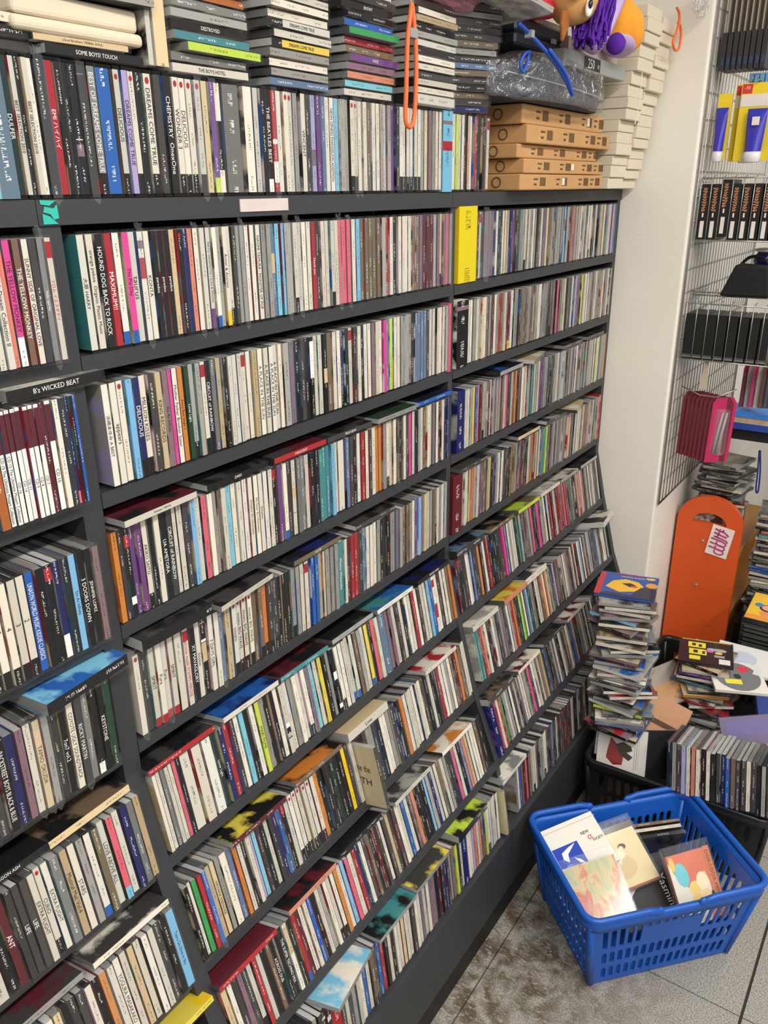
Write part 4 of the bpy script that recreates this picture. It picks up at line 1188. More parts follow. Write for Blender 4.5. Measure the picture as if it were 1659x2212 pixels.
def pastel_wash():
    m, n, l = new_mat('watercolour_print')
    b = n['Principled BSDF']; tc = n.new('ShaderNodeTexCoord')
    mp = n.new('ShaderNodeMapping'); mp.inputs['Rotation'].default_value = (0, 0, -0.5); mp.inputs['Scale'].default_value = (1.5, 0.8, 1); l.new(tc.outputs['Object'], mp.inputs[0])
    nz = n.new('ShaderNodeTexNoise'); nz.inputs['Scale'].default_value = 14.0; nz.inputs['Detail'].default_value = 5; nz.inputs['Distortion'].default_value = 1.2; l.new(mp.outputs[0], nz.inputs['Vector'])
    rp = n.new('ShaderNodeValToRGB'); l.new(nz.outputs['Fac'], rp.inputs[0])
    st = ((0.25, (120, 176, 160)), (0.40, (196, 200, 150)), (0.47, (230, 206, 140)), (0.52, (226, 150, 100)), (0.58, (214, 104, 84)), (0.66, (228, 160, 140)), (0.80, (236, 216, 180)))
    while len(rp.color_ramp.elements) < len(st): rp.color_ramp.elements.new(0.5)
    for e, (p, c) in zip(rp.color_ramp.elements, st): e.position = p; e.color = (*[0.8 * v for v in lin(c)], 1)
    l.new(rp.outputs[0], b.inputs['Base Color']); b.inputs['Roughness'].default_value = 0.5
    return m
SQ = [(-1, -1), (1, -1), (1, 1), (-1, 1)]
def rect(x0, y0, x1, y1): return [(x0, y0), (x1, y0), (x1, y1), (x0, y1)]
XL = (0.70, -0.64, 0.06)
o, M = cover_disc('basket_cd', 'pastel watercolour CD in a clear sleeve, on top in the blue basket', (1.348, -0.374, 0.160), (0.74, -0.66, 0.10), (-0.62, -0.20, 0.75), .122, .126, CW, (238, 196, 160), [], True, group=GB_, wash=pastel_wash())
o, M = cover_disc('basket_cd', 'white CD with a blue dolphin-like picture square in the blue basket', (1.411, -0.300, 0.195), (0.80, -0.56, 0.10), (-0.32, -0.2, 0.9), .142, .125, CW, (228, 222, 210),
    [((30, 62, 176), rect(-.85, -.85, .05, .20)), ((226, 236, 250), [(-.60, -.02), (-.30, .10), (-.05, .16), (-.28, -.02), (-.42, -.12), (-.50, -.40), (-.64, -.25)]), ((226, 236, 250), [(-.30, -.30), (-.12, -.44), (-.02, -.66), (-.20, -.52)]), ((60, 150, 230), ell(-.55, -.62, .16, .16)), ((205, 198, 184), rect(-1, .78, 1, .82))], group=GB_)
text_on(o, 'NEW', Matrix.Translation((0.030, 0.022, 0.0001)), 0.007, 0.02, INKK)
text_on(o, 'α', Matrix.Translation((0.036, 0.008, 0.0001)), 0.010, 0.012, INKR)
text_on(o, 'SOCIETY', Matrix.Translation((0.052, 0.000, 0.0001)), 0.006, 0.026, INKK)
o, M = cover_disc('basket_cd', 'sepia cream CD with a small curled figure in the blue basket', (1.456, -0.387, 0.174), (0.80, -0.58, 0.08), (-0.30, -0.32, 0.88), .125, .136, .014, (222, 204, 156),
    [((84, 74, 62), rect(-1, .80, 1, 1)), ((208, 186, 140), ell(-.2, -.3, .6, .4)), ((236, 222, 190), [(-.45, .15), (-.2, .28), (.12, .22), (.2, .02), (-.05, -.08), (-.15, -.24), (-.28, -.05)]), ((78, 58, 44), ell(.18, .30, .16, .10)), ((232, 214, 178), ell(.12, .24, .10, .09)), ((150, 72, 50), rect(-1, -1, 1, -.93))], True, group=GB_)
o, M = cover_disc('basket_cd', 'black CD with white script and a pale arm in the blue basket', (1.442, -0.451, 0.123), (0.74, -0.66, 0.05), (-0.40, -0.30, 0.85), .142, .142, CW, (36, 34, 36),
    [((210, 200, 200), [(-.9, .25), (-.35, .35), (.1, .42), (.15, .28), (-.3, .10), (-.6, -.15), (-.95, -.2)]), ((88, 82, 82), [(-.95, .1), (-.6, .2), (-.5, -.1), (-.8, -.3)]), ((224, 222, 220), ell(-.4, .62, .3, .12))], group=GB_)
text_on(o, 'Yasmin', Matrix.Translation((0.046, -0.006, 0.0001)) @ Matrix.Rotation(R(-88), 4, 'Z'), 0.016, 0.066, INKW)
text_on(o, 'dance', Matrix.Translation((-0.002, -0.046, 0.0001)) @ Matrix.Rotation(R(6), 4, 'Z'), 0.011, 0.05, mat('gold_ink', (206, 160, 70), 0.4))
o, M = cover_disc('basket_cd', 'coral CD with turquoise flower picture leaning in the blue basket', (1.484, -0.546, 0.158), (0.80, -0.52, -0.10), (-0.30, -0.66, 0.66), .125, .142, CW, (218, 122, 92),
    [((226, 220, 204), [(-1, .8), (-.7, .2), (-.2, -.1), (.3, .1), (.5, .35), (.6, 0), (.55, -.6), (.2, -1), (-1, -1)]), ((116, 200, 208), ell(-.52, .38, .28, .36, 12, 0, .3)), ((232, 196, 96), ell(-.82, .72, .12, .2)), ((236, 206, 120), ell(-.1, -.05, .26, .20)), ((240, 226, 190), ell(.3, .08, .28, .26)), ((236, 200, 110), ell(-.12, -.42, .28, .22)), ((240, 210, 150), ell(.32, -.38, .24, .24)), ((208, 128, 84), [(.72, 1), (1, 1), (1, -1), (.72, -1), (.66, 0)]), ((40, 40, 46), ell(.60, -.5, .09, .26)), ((90, 190, 200), ell(-.5, -.88, .3, .12))], True, group=GB_)
text_on(o, 'DOR-I-DOR MENU', Matrix.Translation((0.052, 0.012, 0.0001)) @ Matrix.Rotation(R(-90), 4, 'Z'), 0.009, 0.10, mat('brown_ink', (120, 70, 48), 0.5))
M = Matrix.Translation((1.572, -0.350, 0.062)) @ Matrix.Rotation(R(-40), 4, 'Z') @ Matrix.Rotation(R(62), 4, 'X')
for q, (c_, lab) in enumerate((('w', 'white-spined CD wedged on edge at the back of the blue basket'), ('n', 'brown-edged CD wedged behind the white-spined one in the blue basket'), ('k', 'black CD case leaning under the sepia one in the blue basket'))):
    M = Matrix.Translation((1.530 + (0.016, 0.032, 0.0)[q], -0.392 + (0.008, 0.016, -0.004)[q], 0.168)) @ Matrix.Rotation(R(-46), 4, 'Z') @ Matrix.Rotation(R(-72), 4, 'X')
    flat_disc('basket_cd', lab, GB_, M, c_, 'k', 'd', '', CW, seed=40 + q)

# ------------------------------------------------------------------ piles in the black baskets
def pile(cx, cy, z0, codes, desc, group, drift=(0, 0), jit=20, rb=-90, seed=0, shift=0.010):
    rnd = random.Random(seed); z = z0
    L = codes.split(' ')
    for i, c in enumerate(L):
        b0, m_, w_, ti = parse(c.replace('_', ' '))
        th = CW * w_
        rot = rb + rnd.uniform(-jit, jit)
        M = Matrix.Translation((cx + drift[0] * i + rnd.uniform(-shift, shift), cy + drift[1] * i + rnd.uniform(-shift, shift), z)) @ Matrix.Rotation(R(rot), 4, 'Z') @ Matrix.Translation((-0.0625, -0.071, 0))
        flat_disc('piled_cd_case', f'{CNAME[b0]} CD case, {ordinal(i + 1)} up in the {desc}', group, M, b0, rnd.choice('wgdkunGN'), rnd.choice('wgdkunaNrb'), ti, th, seed=seed * 50 + i, mods=m_)
        z += th + 0.0004
    return z
GP = 'discs piled in the black baskets'
zt = pile(1.775, -0.262, 0.290, 'd k k a g d l w g k w w g d g w w g m u g w w k w d k w c g w w g', 'taller CD pile beside the pillar', GP, (0.0010, 0.0010), 24, -78, 3, 0.009)
# its top case, with a bright printed cover
YC = [((44, 78, 160), SQ), ((232, 180, 40), [(-.7, -.3), (-.5, .25), (-.1, .5), (.35, .35), (.55, 0), (.3, -.45), (-.2, -.65)]), ((40, 36, 40), [(-.2, .1), (.1, .2), (.3, .05), (.1, -.15)]), ((210, 60, 50), ell(.25, -.08, .12, .08)), ((46, 44, 60), [(.45, -.1), (.8, .1), (1, -.2), (1, -1), (-.9, -1), (-.6, -.75), (.2, -.8)]), ((220, 150, 50), ell(.8, .2, .2, .22)), ((190, 44, 50), rect(-1, -1, -.8, .9)), ((232, 196, 90), ell(.72, .76, .16, .10))]
o, M = cover_disc('piled_cd_case', 'CD with blue and yellow cartoon cover topping the taller pile', (1.815, -0.228, zt + 0.0128), (0.19, -0.97, 0.02), (-0.03, 0.02, 1.0), .142, .125, CW, (44, 78, 160), YC[1:], group=GP)
text_on(o, 'TKINfe PARTY 2', Matrix.Translation((0.008, 0.052, 0.0001)), 0.0085, 0.09, INKR)
text_on(o, 'TAKESHI KUSAO', Matrix.Translation((0.008, 0.042, 0.0001)), 0.0055, 0.06, INKW)
zt = pile(2.055, -0.400, 0.112, 'd k g e k d d n d g E d n w r g o d t m w v w k', 'shorter CD pile with a black graffiti cover', GP, (0.0016, 0.0008), 26, -80, 6, 0.012)
o, M = cover_disc('piled_cd_case', 'black CD with yellow graffiti lettering topping the shorter pile', (2.085, -0.384, zt + 0.0125), (0.23, -0.97, 0.02), (-0.03, 0.02, 1.0), .142, .125, CW, (44, 36, 40),
    [((236, 216, 60), rect(-.66, .28, -.02, .72)), ((44, 36, 40), rect(-.52, .42, -.38, .62)), ((44, 36, 40), rect(-.28, .36, -.16, .58)), ((236, 216, 60), rect(-.62, -.30, .02, .16)), ((44, 36, 40), rect(-.46, -.18, -.30, .06)), ((44, 36, 40), rect(-.14, -.2, -.04, .02)), ((236, 216, 60), rect(-.6, -.74, -.2, -.42)),
     ((216, 96, 160), ell(.12, .1, .16, .12)), ((176, 176, 214), ell(.22, .26, .2, .1)), ((170, 170, 170), ell(.5, .24, .24, .14)), ((228, 200, 90), ell(.45, .0, .14, .1)), ((160, 160, 160), rect(.3, -.36, .66, -.18)), ((230, 226, 218), rect(.46, -.86, .86, -.46)), ((190, 160, 70), rect(-.9, .86, .9, .95))], group=GP)
for lab, c, xd, nr, base, art in (
    ('clear CD tray with a grey disc slipped beneath the graffiti-covered CD', (2.060, -0.475, zt - 0.020), (0.45, -0.88, 0.0), (-0.10, -0.10, 1.0), (226, 220, 208), [((120, 120, 124), ell(0, 0, .84, .92, 24)), ((226, 60, 70), ell(.3, .5, .2, .2)), ((236, 220, 60), rect(-.5, -.5, .1, -.2)), ((60, 60, 64), ell(0, 0, .14, .16))]),
    ('white CD poking out behind the graffiti-covered CD', (2.150, -0.470, zt - 0.012), (0.10, -0.99, 0.05), (-0.1, -0.05, 1.0), (222, 220, 218), [((190, 200, 212), ell(0, 0, .5, .5))]),
    ('grey and orange CD leaning between the two piles', (2.010, -0.300, 0.285), (0.78, -0.62, 0.10), (-0.45, -0.10, 0.9), (170, 158, 146), [((196, 150, 106), rect(-.8, -.8, .9, .1)), ((226, 140, 70), ell(.5, -.4, .2, .12))]),
    ('CD with tan and brown cover standing crooked under the taller pile', (1.905, -0.330, 0.235), (0.5, -0.2, 0.8), (-0.75, -0.35, 0.5), (196, 146, 110), [((90, 66, 50), rect(-.1, -.8, .1, .7))]),
    ('lavender CD leaning beyond the standing discs in the black basket', (1.965, -0.545, 0.235), (0.2, -0.9, 0.3), (-0.8, -0.3, 0.5), (120, 110, 140), [((120, 110, 160), rect(-.8, .2, .8, .8)), ((190, 150, 160), rect(-.8, -.8, .8, -.2))]),
    ('dark blue CD leaning at the side of the rear black basket', (2.130, -0.590, 0.250), (0.5, -0.8, -0.2), (-0.4, -0.4, 0.8), (36, 60, 130), []),
    ('black CD lying low beside the dark blue one in the rear black basket', (2.010, -0.590, 0.185), (0.5, -0.8, -0.1), (-0.3, -0.3, 0.9), (30, 32, 36), [((120, 150, 170), rect(-.9, .6, .9, .75))])):
    cover_disc('piled_cd_case', lab, c, xd, nr, .142, .125, CW, base, art, group=GP)
# two cases standing with their backs to the aisle
cover_disc('piled_cd_case', 'white CD back cover with a red and brown figure in the black basket', (1.735, -0.283, 0.232), (0.22, -0.96, 0.05), (-0.86, -0.12, 0.42), .125, .125, CW, (214, 208, 200),
    [((140, 34, 24), [(-.55, .1), (-.45, .55), (-.2, .3), (.1, .0), (.05, -.5), (-.3, -.55), (-.6, -.3)]), ((58, 40, 30), [(-.25, .3), (.05, .42), (.35, .3), (.42, .12), (.2, .02), (.45, -.12), (.3, -.3), (-.05, -.1)]), ((150, 144, 138), rect(.5, -.6, .52, .5)), ((150, 144, 138), rect(.58, -.6, .60, .6)), ((150, 144, 138), rect(.66, -.6, .67, .55))], group=GP)
cover_disc('piled_cd_case', 'CD with gold feather picture and yellow edge behind the white back cover', (1.764, -0.268, 0.262), (0.18, -0.97, 0.05), (-0.86, -0.10, 0.42), .125, .125, .016, (206, 200, 196),
    [((62, 48, 30), rect(-.9, -.3, .65, .70)), ((150, 120, 60), [(-.7, .0), (-.3, .55), (.3, .5), (.5, .2), (.1, .1), (-.2, -.1)]), ((230, 222, 60), rect(-.95, .88, .95, .99))], group=GP)
cover_disc('piled_cd_case', 'black CD case standing beside the white back cover in the black basket', (1.775, -0.362, 0.232), (0.55, -0.82, 0.0), (-0.80, -0.45, 0.38), .125, .125, CW, (30, 30, 33), [], group=GP)
# leaning row with the spines to the front
rnd = random.Random(12)
codes = 'k g d V w f w k w k d B b n d d w d k g d N N'.split(' ')
for i, c_ in enumerate(codes):
    I, S_ = MB(), MB()
    disc_parts(I, S_, CW, c_, '', Matrix.Identity(4), rnd)
    o = S_.build('leaning_cd_case', [CLEAR]); I.build('inlay_card', [CARD], o)
    yy = -0.418 - i * 0.0108
    o.matrix_world = Matrix.Translation((1.662 + i * 0.0016 + rnd.uniform(-.004, .004), yy, 0.222 + rnd.uniform(0, 0.006))) @ Matrix.Rotation(R(-88), 4, 'Z') @ Matrix.Rotation(R(-9), 4, 'Y') @ Matrix.Rotation(R(-14), 4, 'X')
    tag(o, f'{CNAME[c_]} CD spine, {ordinal(i + 1)} in the leaning row inside the black basket', 'CD', 'leaning row in the black basket')

# ------------------------------------------------------------------ wire grid on the pillar and what hangs on it
CHROME = mat('chrome_wire', (176, 174, 168), 0.28, 0.8, var=0.08)
BLKC = mat('black_case_plastic', (22, 22, 23), 0.42, var=0.12, scale=30)
t = thing('wire_grid', 'chrome wire display grid fixed to the side of the white pillar', 'grid', (2.205, -0.178, 0.735))
gw, gh = 0.80, 1.45
def cyl_mesh(name, p, q, rad, m, seg=6):
    o = tube(name, [p, q], rad, m, None, seg=seg); me = o.data; bpy.data.objects.remove(o); return me
vm = cyl_mesh('vertical_wire', (0, 0, 0), (0, 0, gh), 0.0014, CHROME); hm = cyl_mesh('horizontal_wire', (0, 0, 0), (gw, 0, 0), 0.0012, CHROME)
for k in range(27):
    o = link('vertical_wire', vm, t); o.location = (k * gw / 26, 0, 0)
for k in range(26):
    o = link('horizontal_wire', hm, t); o.location = (0, 0.0026, k * gh / 25)
tube('frame', [(0, 0.001, 0), (gw, 0.001, 0), (gw, 0.001, gh), (0, 0.001, gh)], 0.003, CHROME, t, closed=True)

ORI = mat('orange_print', (238, 158, 112), 0.6, var=0.05)
WLAB = mat('white_label', (232, 222, 216), 0.6, var=0.03)
SILB = mat('silver_band', (150, 150, 148), 0.3, 0.5, var=0.05)
def wire_tray(x, y0, y1, z, depth, hgt, label):
    t = thing('wire_tray', label, 'wire rack', (x, y0, z), 'wire trays on the grid')
    w = y1 - y0
    tube('rail', [(depth, 0, 0.02), (0, 0, 0.02), (0, w, 0.02), (depth, w, 0.02)], 0.0018, CHROME, t)
    tube('rail', [(depth, 0, hgt), (0, 0, hgt), (0, w, hgt), (depth, w, hgt)], 0.0018, CHROME, t)
    n = 8
    for k in range(n + 1):
        tube('divider_wire', [(depth, w * k / n, 0.02), (0, w * k / n, 0.02), (-0.001, w * k / n, hgt), (0.03, w * k / n, hgt + 0.006)], 0.0012, CHROME, t, seg=6)
    return t
for row, (zb, hh, yy0, pitch, lab) in enumerate(((1.4425, 0.133, -0.1815, 0.0243, 'upper'), (1.142, 0.120, -0.1830, 0.0262, 'lower'))):
    for k in range(8):
        y1 = yy0 - k * pitch; y0 = y1 - pitch * 0.90
        dz = 0.010 if (row == 0 and k == 2) else 0.0
        t = thing('tape_case', f"black case with {'orange print' if row == 0 else 'silver band'}, {ordinal(k + 1)} from the pillar in the {lab} wire tray", 'case', (2.236, y0, zb + dz), 'black cases in wire trays')
        o = simple('shell', [((0, 0, 0), (0.105, y1 - y0, hh))], BLKC, t); o.modifiers.new('soft', 'BEVEL').width = 0.0015
        w = y1 - y0
        if row == 0:
            simple('white_label', [((-0.0006, w * 0.30, 0.008), (0.0, w * 0.72, 0.047))], WLAB, t)
            b = MB(); rr = random.Random(k % 3)
            for q in range(9):
                z0 = 0.070 + q * 0.0062; a = rr.uniform(-0.1, 0.1)
                b.box((-0.0006, w * (0.40 + a), z0), (0, w * (0.66 + a), z0 + 0.0045)); b.box((-0.0006, w * (0.32 + a * .5), z0 + 0.002), (0, w * (0.74 - a), z0 + 0.0038))
            b.build('orange_print', ORI, t)['kind'] = 'stuff'
            simple('small_print', [((-0.0006, w * 0.45, 0.056), (0, w * 0.62, 0.066))], WLAB, t)
        else:
            simple('silver_band', [((-0.0006, 0.0006, 0.0075), (0, w - 0.0006, 0.0115))], SILB, t)
            simple('silver_band', [((-0.0006, 0.0006, 0.0135), (0, w - 0.0006, 0.0148))], SILB, t)
wire_tray(2.232, -0.380, -0.181, 1.424, 0.115, 0.165, 'chrome wire tray carrying the cases with orange print')
wire_tray(2.232, -0.400, -0.182, 1.124, 0.115, 0.165, 'chrome wire tray carrying the plain black cases')

# carded tubes
TUBE = mat('violet_tube', (58, 54, 178), 0.3, var=0.05)
TCAP = mat('white_cap', (226, 224, 226), 0.35, var=0.03)
YCARD = mat('yellow_card', (240, 210, 40), 0.55, var=0.04)
REDL = mat('red_flash', (218, 54, 48), 0.5, var=0.03)
def cream_tube(t, x, y, z, w=0.034, h=0.10):
    V_ = []; F = []; n = 14; K = 7
    for k in range(K):
        f_ = k / (K - 1); ry = w / 2 * (0.80 + 0.2 * f_); rx = 0.0015 + (0.0115) * (1 - f_)
        for q in range(n):
            a = 6.2832 * q / n; V_.append((x + rx * math.cos(a), y + ry * math.sin(a), z + 0.024 + f_ * h))
    for k in range(K - 1):
        for q in range(n): F.append((k * n + q, k * n + (q + 1) % n, (k + 1) * n + (q + 1) % n, (k + 1) * n + q))
    F.append(tuple((K - 1) * n + q for q in range(n)))
    me = bpy.data.meshes.new('tube_body'); me.from_pydata(V_, [], F); me.materials.append(TUBE); link('tube_body', me, t, True)
    V_ = []; F = []
    for k, (rr, zz) in enumerate(((0.82, 0.0), (0.95, 0.002), (1.0, 0.012), (1.0, 0.0235), (0.0, 0.0236))):
        for q in range(n):
            a = 6.2832 * q / n; V_.append((x + 0.0135 * rr * math.cos(a), y + w / 2 * 0.84 * rr * math.sin(a), z + zz))
    for k in range(4):
        for q in range(n): F.append((k * n + q, k * n + (q + 1) % n, (k + 1) * n + (q + 1) % n, (k + 1) * n + q))
    F.append(tuple(range(n - 1, -1, -1)))
    me = bpy.data.meshes.new('tube_cap'); me.from_pydata(V_, [], F); me.materials.append(TCAP); link('tube_cap', me, t, True)
t = thing('tube_pack', 'violet tube with white cap hanging edge-on beside the pillar', 'tube', (2.24, -0.207, 1.625), 'tubes on cards')
cream_tube(t, 0, 0, 0, 0.028, 0.095); simple('card', [((0.014, -0.016, 0.006), (0.0155, 0.016, 0.15))], YCARD, t)
for q, (xx, yy, lab) in enumerate(((2.262, -0.262, 'violet tube on a yellow card with red flash half hidden behind another'), (2.236, -0.280, 'violet tube on a yellow card with a red corner flash'), (2.236, -0.360, 'violet tube on a yellow card at the end of the hooks'))):
    t = thing('tube_pack', lab, 'tube', (xx, yy, 1.622), 'tubes on cards')
    simple('card', [((0.014, -0.042, 0.004), (0.0155, 0.038, 0.172))], YCARD, t)
    simple('white_header', [((0.0132, -0.040, 0.122), (0.0139, 0.036, 0.148))], WLAB, t)
    simple('red_flash', [((0.0132, 0.014, 0.150), (0.0139, 0.036, 0.170))], REDL, t)
    cream_tube(t, 0, -0.008, 0, 0.046, 0.092)
    if q == 1:
        text_on(t, '-30', Matrix(((0, 0, -1, 0.0130), (-1, 0, 0, 0.025), (0, 1, 0, 0.162), (0, 0, 0, 1))), 0.007, 0.016, INKW)
    simple('tube_emblem', [((-0.0135, -0.016, 0.080), (-0.0105, 0.000, 0.098))], WLAB, t)
    tube('peg_hook', [(0.055, 0, 0.176), (0.0, 0, 0.176), (-0.02, 0, 0.182)], 0.0014, CHROME, t)
# long black packs hanging at the top
BPK = mat('dark_box_card', (46, 44, 46), 0.5, var=0.1)
KR = mat('kraft_card', (178, 166, 148), 0.7, var=0.1)
for k in range(8):
    y = -0.186 - k * 0.0128
    t = thing('hanging_pack', f'narrow dark pack under a kraft header card, {ordinal(k + 1)} from the pillar on the top hook', 'pack', (2.24, y, 1.824), 'dark packs on the top hook')
    simple('box', [((0, -0.0105, 0), (0.07, 0, 0.078))], BPK, t)
    simple('header_card', [((0.004, -0.007, 0.0782), (0.066, -0.0055, 0.19))], KR, t)
    simple('blue_print', [((-0.0005, -0.008, 0.010), (0, -0.003, 0.026))], mat('dim_blue', (44, 66, 112), 0.5) if k == 0 else bpy.data.materials['dim_blue'], t)
for k in range(6):
    o = simple('blue_pack', [((2.262, -0.262 - 0.012 * k, 1.752), (2.33, -0.252 - 0.012 * k, 1.815))], mat('pale_blue_pack', (110, 158, 196), 0.4, var=0.2, scale=60) if k == 0 else bpy.data.materials['pale_blue_pack'])
    tag(o, f'slim pale blue pack, {ordinal(k + 1)} on the hook under the dark packs', 'pack', 'pale blue packs')
# black bag, jar, magazine on a wire shelf
t = thing('hand_bag', 'small black fabric bag sitting above the lower wire tray', 'bag', (2.30, -0.315, 1.310))
prism('body', [(-0.060, 0.0), (0.060, 0.0), (0.048, 0.074), (-0.030, 0.078)], 0.06, mat('black_fabric', (16, 16, 18), 0.8), t, Matrix.Rotation(R(-90), 4, 'Z') @ Matrix.Rotation(R(90), 4, 'X'), 0.006)
tube('handle', [(0.0, 0.03, 0.072), (0.0, 0.010, 0.092), (0.0, -0.02, 0.092), (0.0, -0.04, 0.070)], 0.004, bpy.data.materials['black_fabric'], t, smooth_pts=5)
t = thing('storage_jar', 'violet glass jar with cream lid behind the black bag', 'jar', (2.335, -0.335, 1.376))
blob('jar_body', (0, 0, 0.018), (0.026, 0.028, 0.026), mat('violet_glass', (40, 34, 96), 0.1), t, 0, 1)
blob('jar_lid', (0, 0, 0.042), (0.028, 0.030, 0.006), TCAP, t, 0, 2)
wire = wire_tray(2.28, -0.40, -0.182, 1.285, 0.15, 0.028, 'low chrome wire tray holding the black bag and jar')
# pink blister packs, fanned on a hook
PINK = mat('pink_card', (186, 30, 86), 0.4, var=0.12, scale=30)
MGN = mat('dark_red_card', (112, 24, 40), 0.5, var=0.12)
for k in range(8):
    y0 = -0.188 - k * 0.0125
    t = thing('blister_pack', f"{'pink' if k == 7 else 'dark red'} blister card, {ordinal(k + 1)} from the pillar on the fanned hook", 'pack', (2.238 + 0.006 * (7 - k), y0, 0.868), 'blister cards on the hook', (0, 0, R(-72 if k < 7 else -58)))
    prism('card', [(0, 0), (0.062, 0.004), (0.066, 0.165), (0.055, 0.182), (0.012, 0.180), (0.003, 0.165)], 0.0012, PINK if k == 7 else MGN, t, Matrix.Rotation(R(90), 4, 'X'))
    o = simple('blister', [((0.016, -0.013, 0.022), (0.050, -0.0013, 0.150))], FILM, t); o.modifiers.new('soft', 'BEVEL').width = 0.006
    tube('tool', [(0.030, -0.006, 0.028), (0.034, -0.006, 0.08), (0.042, -0.006, 0.14)], [0.005, 0.004, 0.003], SILV, t)
o = prism('price_card', [(0, 0), (0.022, 0.0), (0.016, 0.075), (0.008, 0.075)], 0.0015, KR, None, Matrix.Translation((2.245, -0.235, 1.065)) @ Matrix.Rotation(R(-80), 4, 'Z') @ Matrix.Rotation(R(90), 4, 'X'))
tag(o, 'folded kraft price card above the fanned blister packs', 'card')
o = tube('hook_arm', [(2.30, -0.18, 1.055), (2.245, -0.24, 1.050), (2.238, -0.285, 1.050), (2.25, -0.33, 1.075)], 0.0018, CHROME, None)
tag(o, 'bent chrome hook above the fanned blister packs', 'hook')
# small hanging accessories further along
acc = (((150, 40, 76), 'crimson'), ((176, 172, 162), 'clear grey'), ((214, 62, 120), 'hot pink'), ((190, 182, 172), 'pale'), ((110, 66, 40), 'brown'), ((66, 76, 112), 'slate blue'), ((226, 196, 60), 'yellow'))
for k, (c_, nm) in enumerate(acc):
    t = thing('carded_accessory', f'{nm} carded accessory hanging beyond the blister packs', 'pack', (2.44 - 0.014 * k, -0.305 - 0.0150 * k, 0.985 + 0.004 * k), 'carded accessories', (0, 0, R(-62)))
    prism('card', [(0, 0), (0.034, 0), (0.034, 0.11), (0.022, 0.135), (0.010, 0.135), (0, 0.11)], 0.003, mat('accessory_card', c_, 0.4, var=0.15, scale=40), t, Matrix.Rotation(R(90), 4, 'X'))
    o = simple('clear_pouch', [((0.002, -0.009, 0.005), (0.032, -0.0032, 0.10))], FILM, t)
# blue film-topped carton
t = thing('blue_carton', 'shallow blue carton with a picture band under the hanging accessories', 'box', (2.40, -0.53, 0.930))
simple('carton', [((0, 0, 0), (0.20, 0.245, 0.018))], mat('deep_blue_card', (40, 72, 156), 0.4, var=0.1), t)
simple('picture_band', [((0.0, 0, 0.0185), (0.20, 0.235, 0.036))], mat('picture_print', (186, 164, 140), 0.4, var=0.5, scale=70), t)
simple('lid', [((-0.004, -0.004, 0.0365), (0.204, 0.240, 0.050))], mat('sky_blue_card', (62, 134, 220), 0.4, var=0.08), t)
o = simple('dark_shelf', [((2.42, -0.60, 0.895), (2.98, -0.28, 0.925))], RACKD); tag(o, 'dark shelf board under the shallow blue carton', 'shelf')

# ------------------------------------------------------------------ wooden rack with the orange end panel
ORP = mat('orange_painted_board', (212, 84, 30), 0.48, var=0.06, scale=26)
WOOD = mat('pine_board', (190, 134, 66), 0.55, var=0.25, scale=9)
t = thing('wooden_rack', 'low wooden rack with a round-topped orange end panel beside the pillar', 'shelf', (2.44, -0.180, 0.0))
pts = [(0, 0.0), (-0.190, 0.0)]
w2 = 0.095; zc = 0.705 - 0.085
prof = [(0.0, 0.0), (0.19, 0.0)] + [(w2 + w2 * math.cos(R(a)), zc + 0.085 * math.sin(R(a))) for a in range(0, 181, 12)]
hole = [(0.095 + 0.050 * math.cos(R(a)), 0.618 + 0.034 * math.sin(R(a))) for a in range(0, 181, 15)]
bm = bmesh.new()
def wire_loop(P, x): return [bm.verts.new((x, -p[0], p[1])) for p in P]
fr_o, fr_h = wire_loop(prof, 0.0), wire_loop(hole, 0.0)
es = [bm.edges.new((L_[i], L_[(i + 1) % len(L_)])) for L_ in (fr_o, fr_h) for i in range(len(L_))]
bmesh.ops.triangle_fill(bm, use_beauty=True, use_dissolve=False, edges=es)
me = bpy.data.meshes.new('end_panel'); bm.to_mesh(me); bm.free(); me.materials.append(ORP)
o = link('end_panel', me, t); sm = o.modifiers.new('thick', 'SOLIDIFY'); sm.thickness = 0.018; sm.offset = 0
tag(o, 'orange painted panel with a handle hole')
for (yy, zz) in ((-0.084, 0.560), (-0.084, 0.410)):
    blob('screw_head', (-0.0105, yy, zz), (0.002, 0.005, 0.005), SILV, t, 0, 1, (0, 0, 0), 10)
for zz in (0.09, 0.30, 0.505):
    simple('shelf_board', [((0.010, -0.185, zz), (0.50, -0.004, zz + 0.018))], WOOD, t)
simple('back_board', [((0.010, -0.004, 0.0), (0.50, 0.0015, 0.52))], WOOD, t)
simple('end_board', [((0.485, -0.185, 0.0), (0.50, -0.0045, 0.504))], WOOD, t)
# price slip on the panel
t = thing('price_slip', 'white paper slip with magenta handwriting pinned to the orange panel', 'paper', (2.4285, -0.288, 0.622))
Mslip = Matrix.Rotation(R(8), 4, 'X')
b = MB(); b.box((-0.0006, -0.064, -0.098), (0.0004, 0.0, 0.0), Mslip); b.build('paper', WLAB, t)
MAG = mat('magenta_marker', (176, 34, 112), 0.5, var=0.03)
def slip(y, z): return Mslip @ Vector((-0.0016, y, z))
for P in ([(-0.010, -0.012), (-0.040, -0.016), (-0.052, -0.024)], [(-0.010, -0.024), (-0.048, -0.030)], [(-0.024, -0.008), (-0.022, -0.034)], [(-0.012, -0.036), (-0.050, -0.040), (-0.054, -0.046)]):
    tube('pen_stroke', [slip(*p) for p in P], 0.0022, MAG, t, seg=5)
for k in range(3):
    zc_ = -0.050 - k * 0.014
    ring = [(-0.038 + 0.014 * math.cos(R(a)), zc_ - 0.004 + 0.008 * math.sin(R(a))) for a in range(90, 420, 30)]
    tube('pen_stroke', [slip(-0.006, zc_ + 0.006), slip(-0.020, zc_ + 0.005)] + [slip(*p) for p in ring], 0.0020, MAG, t, seg=5)
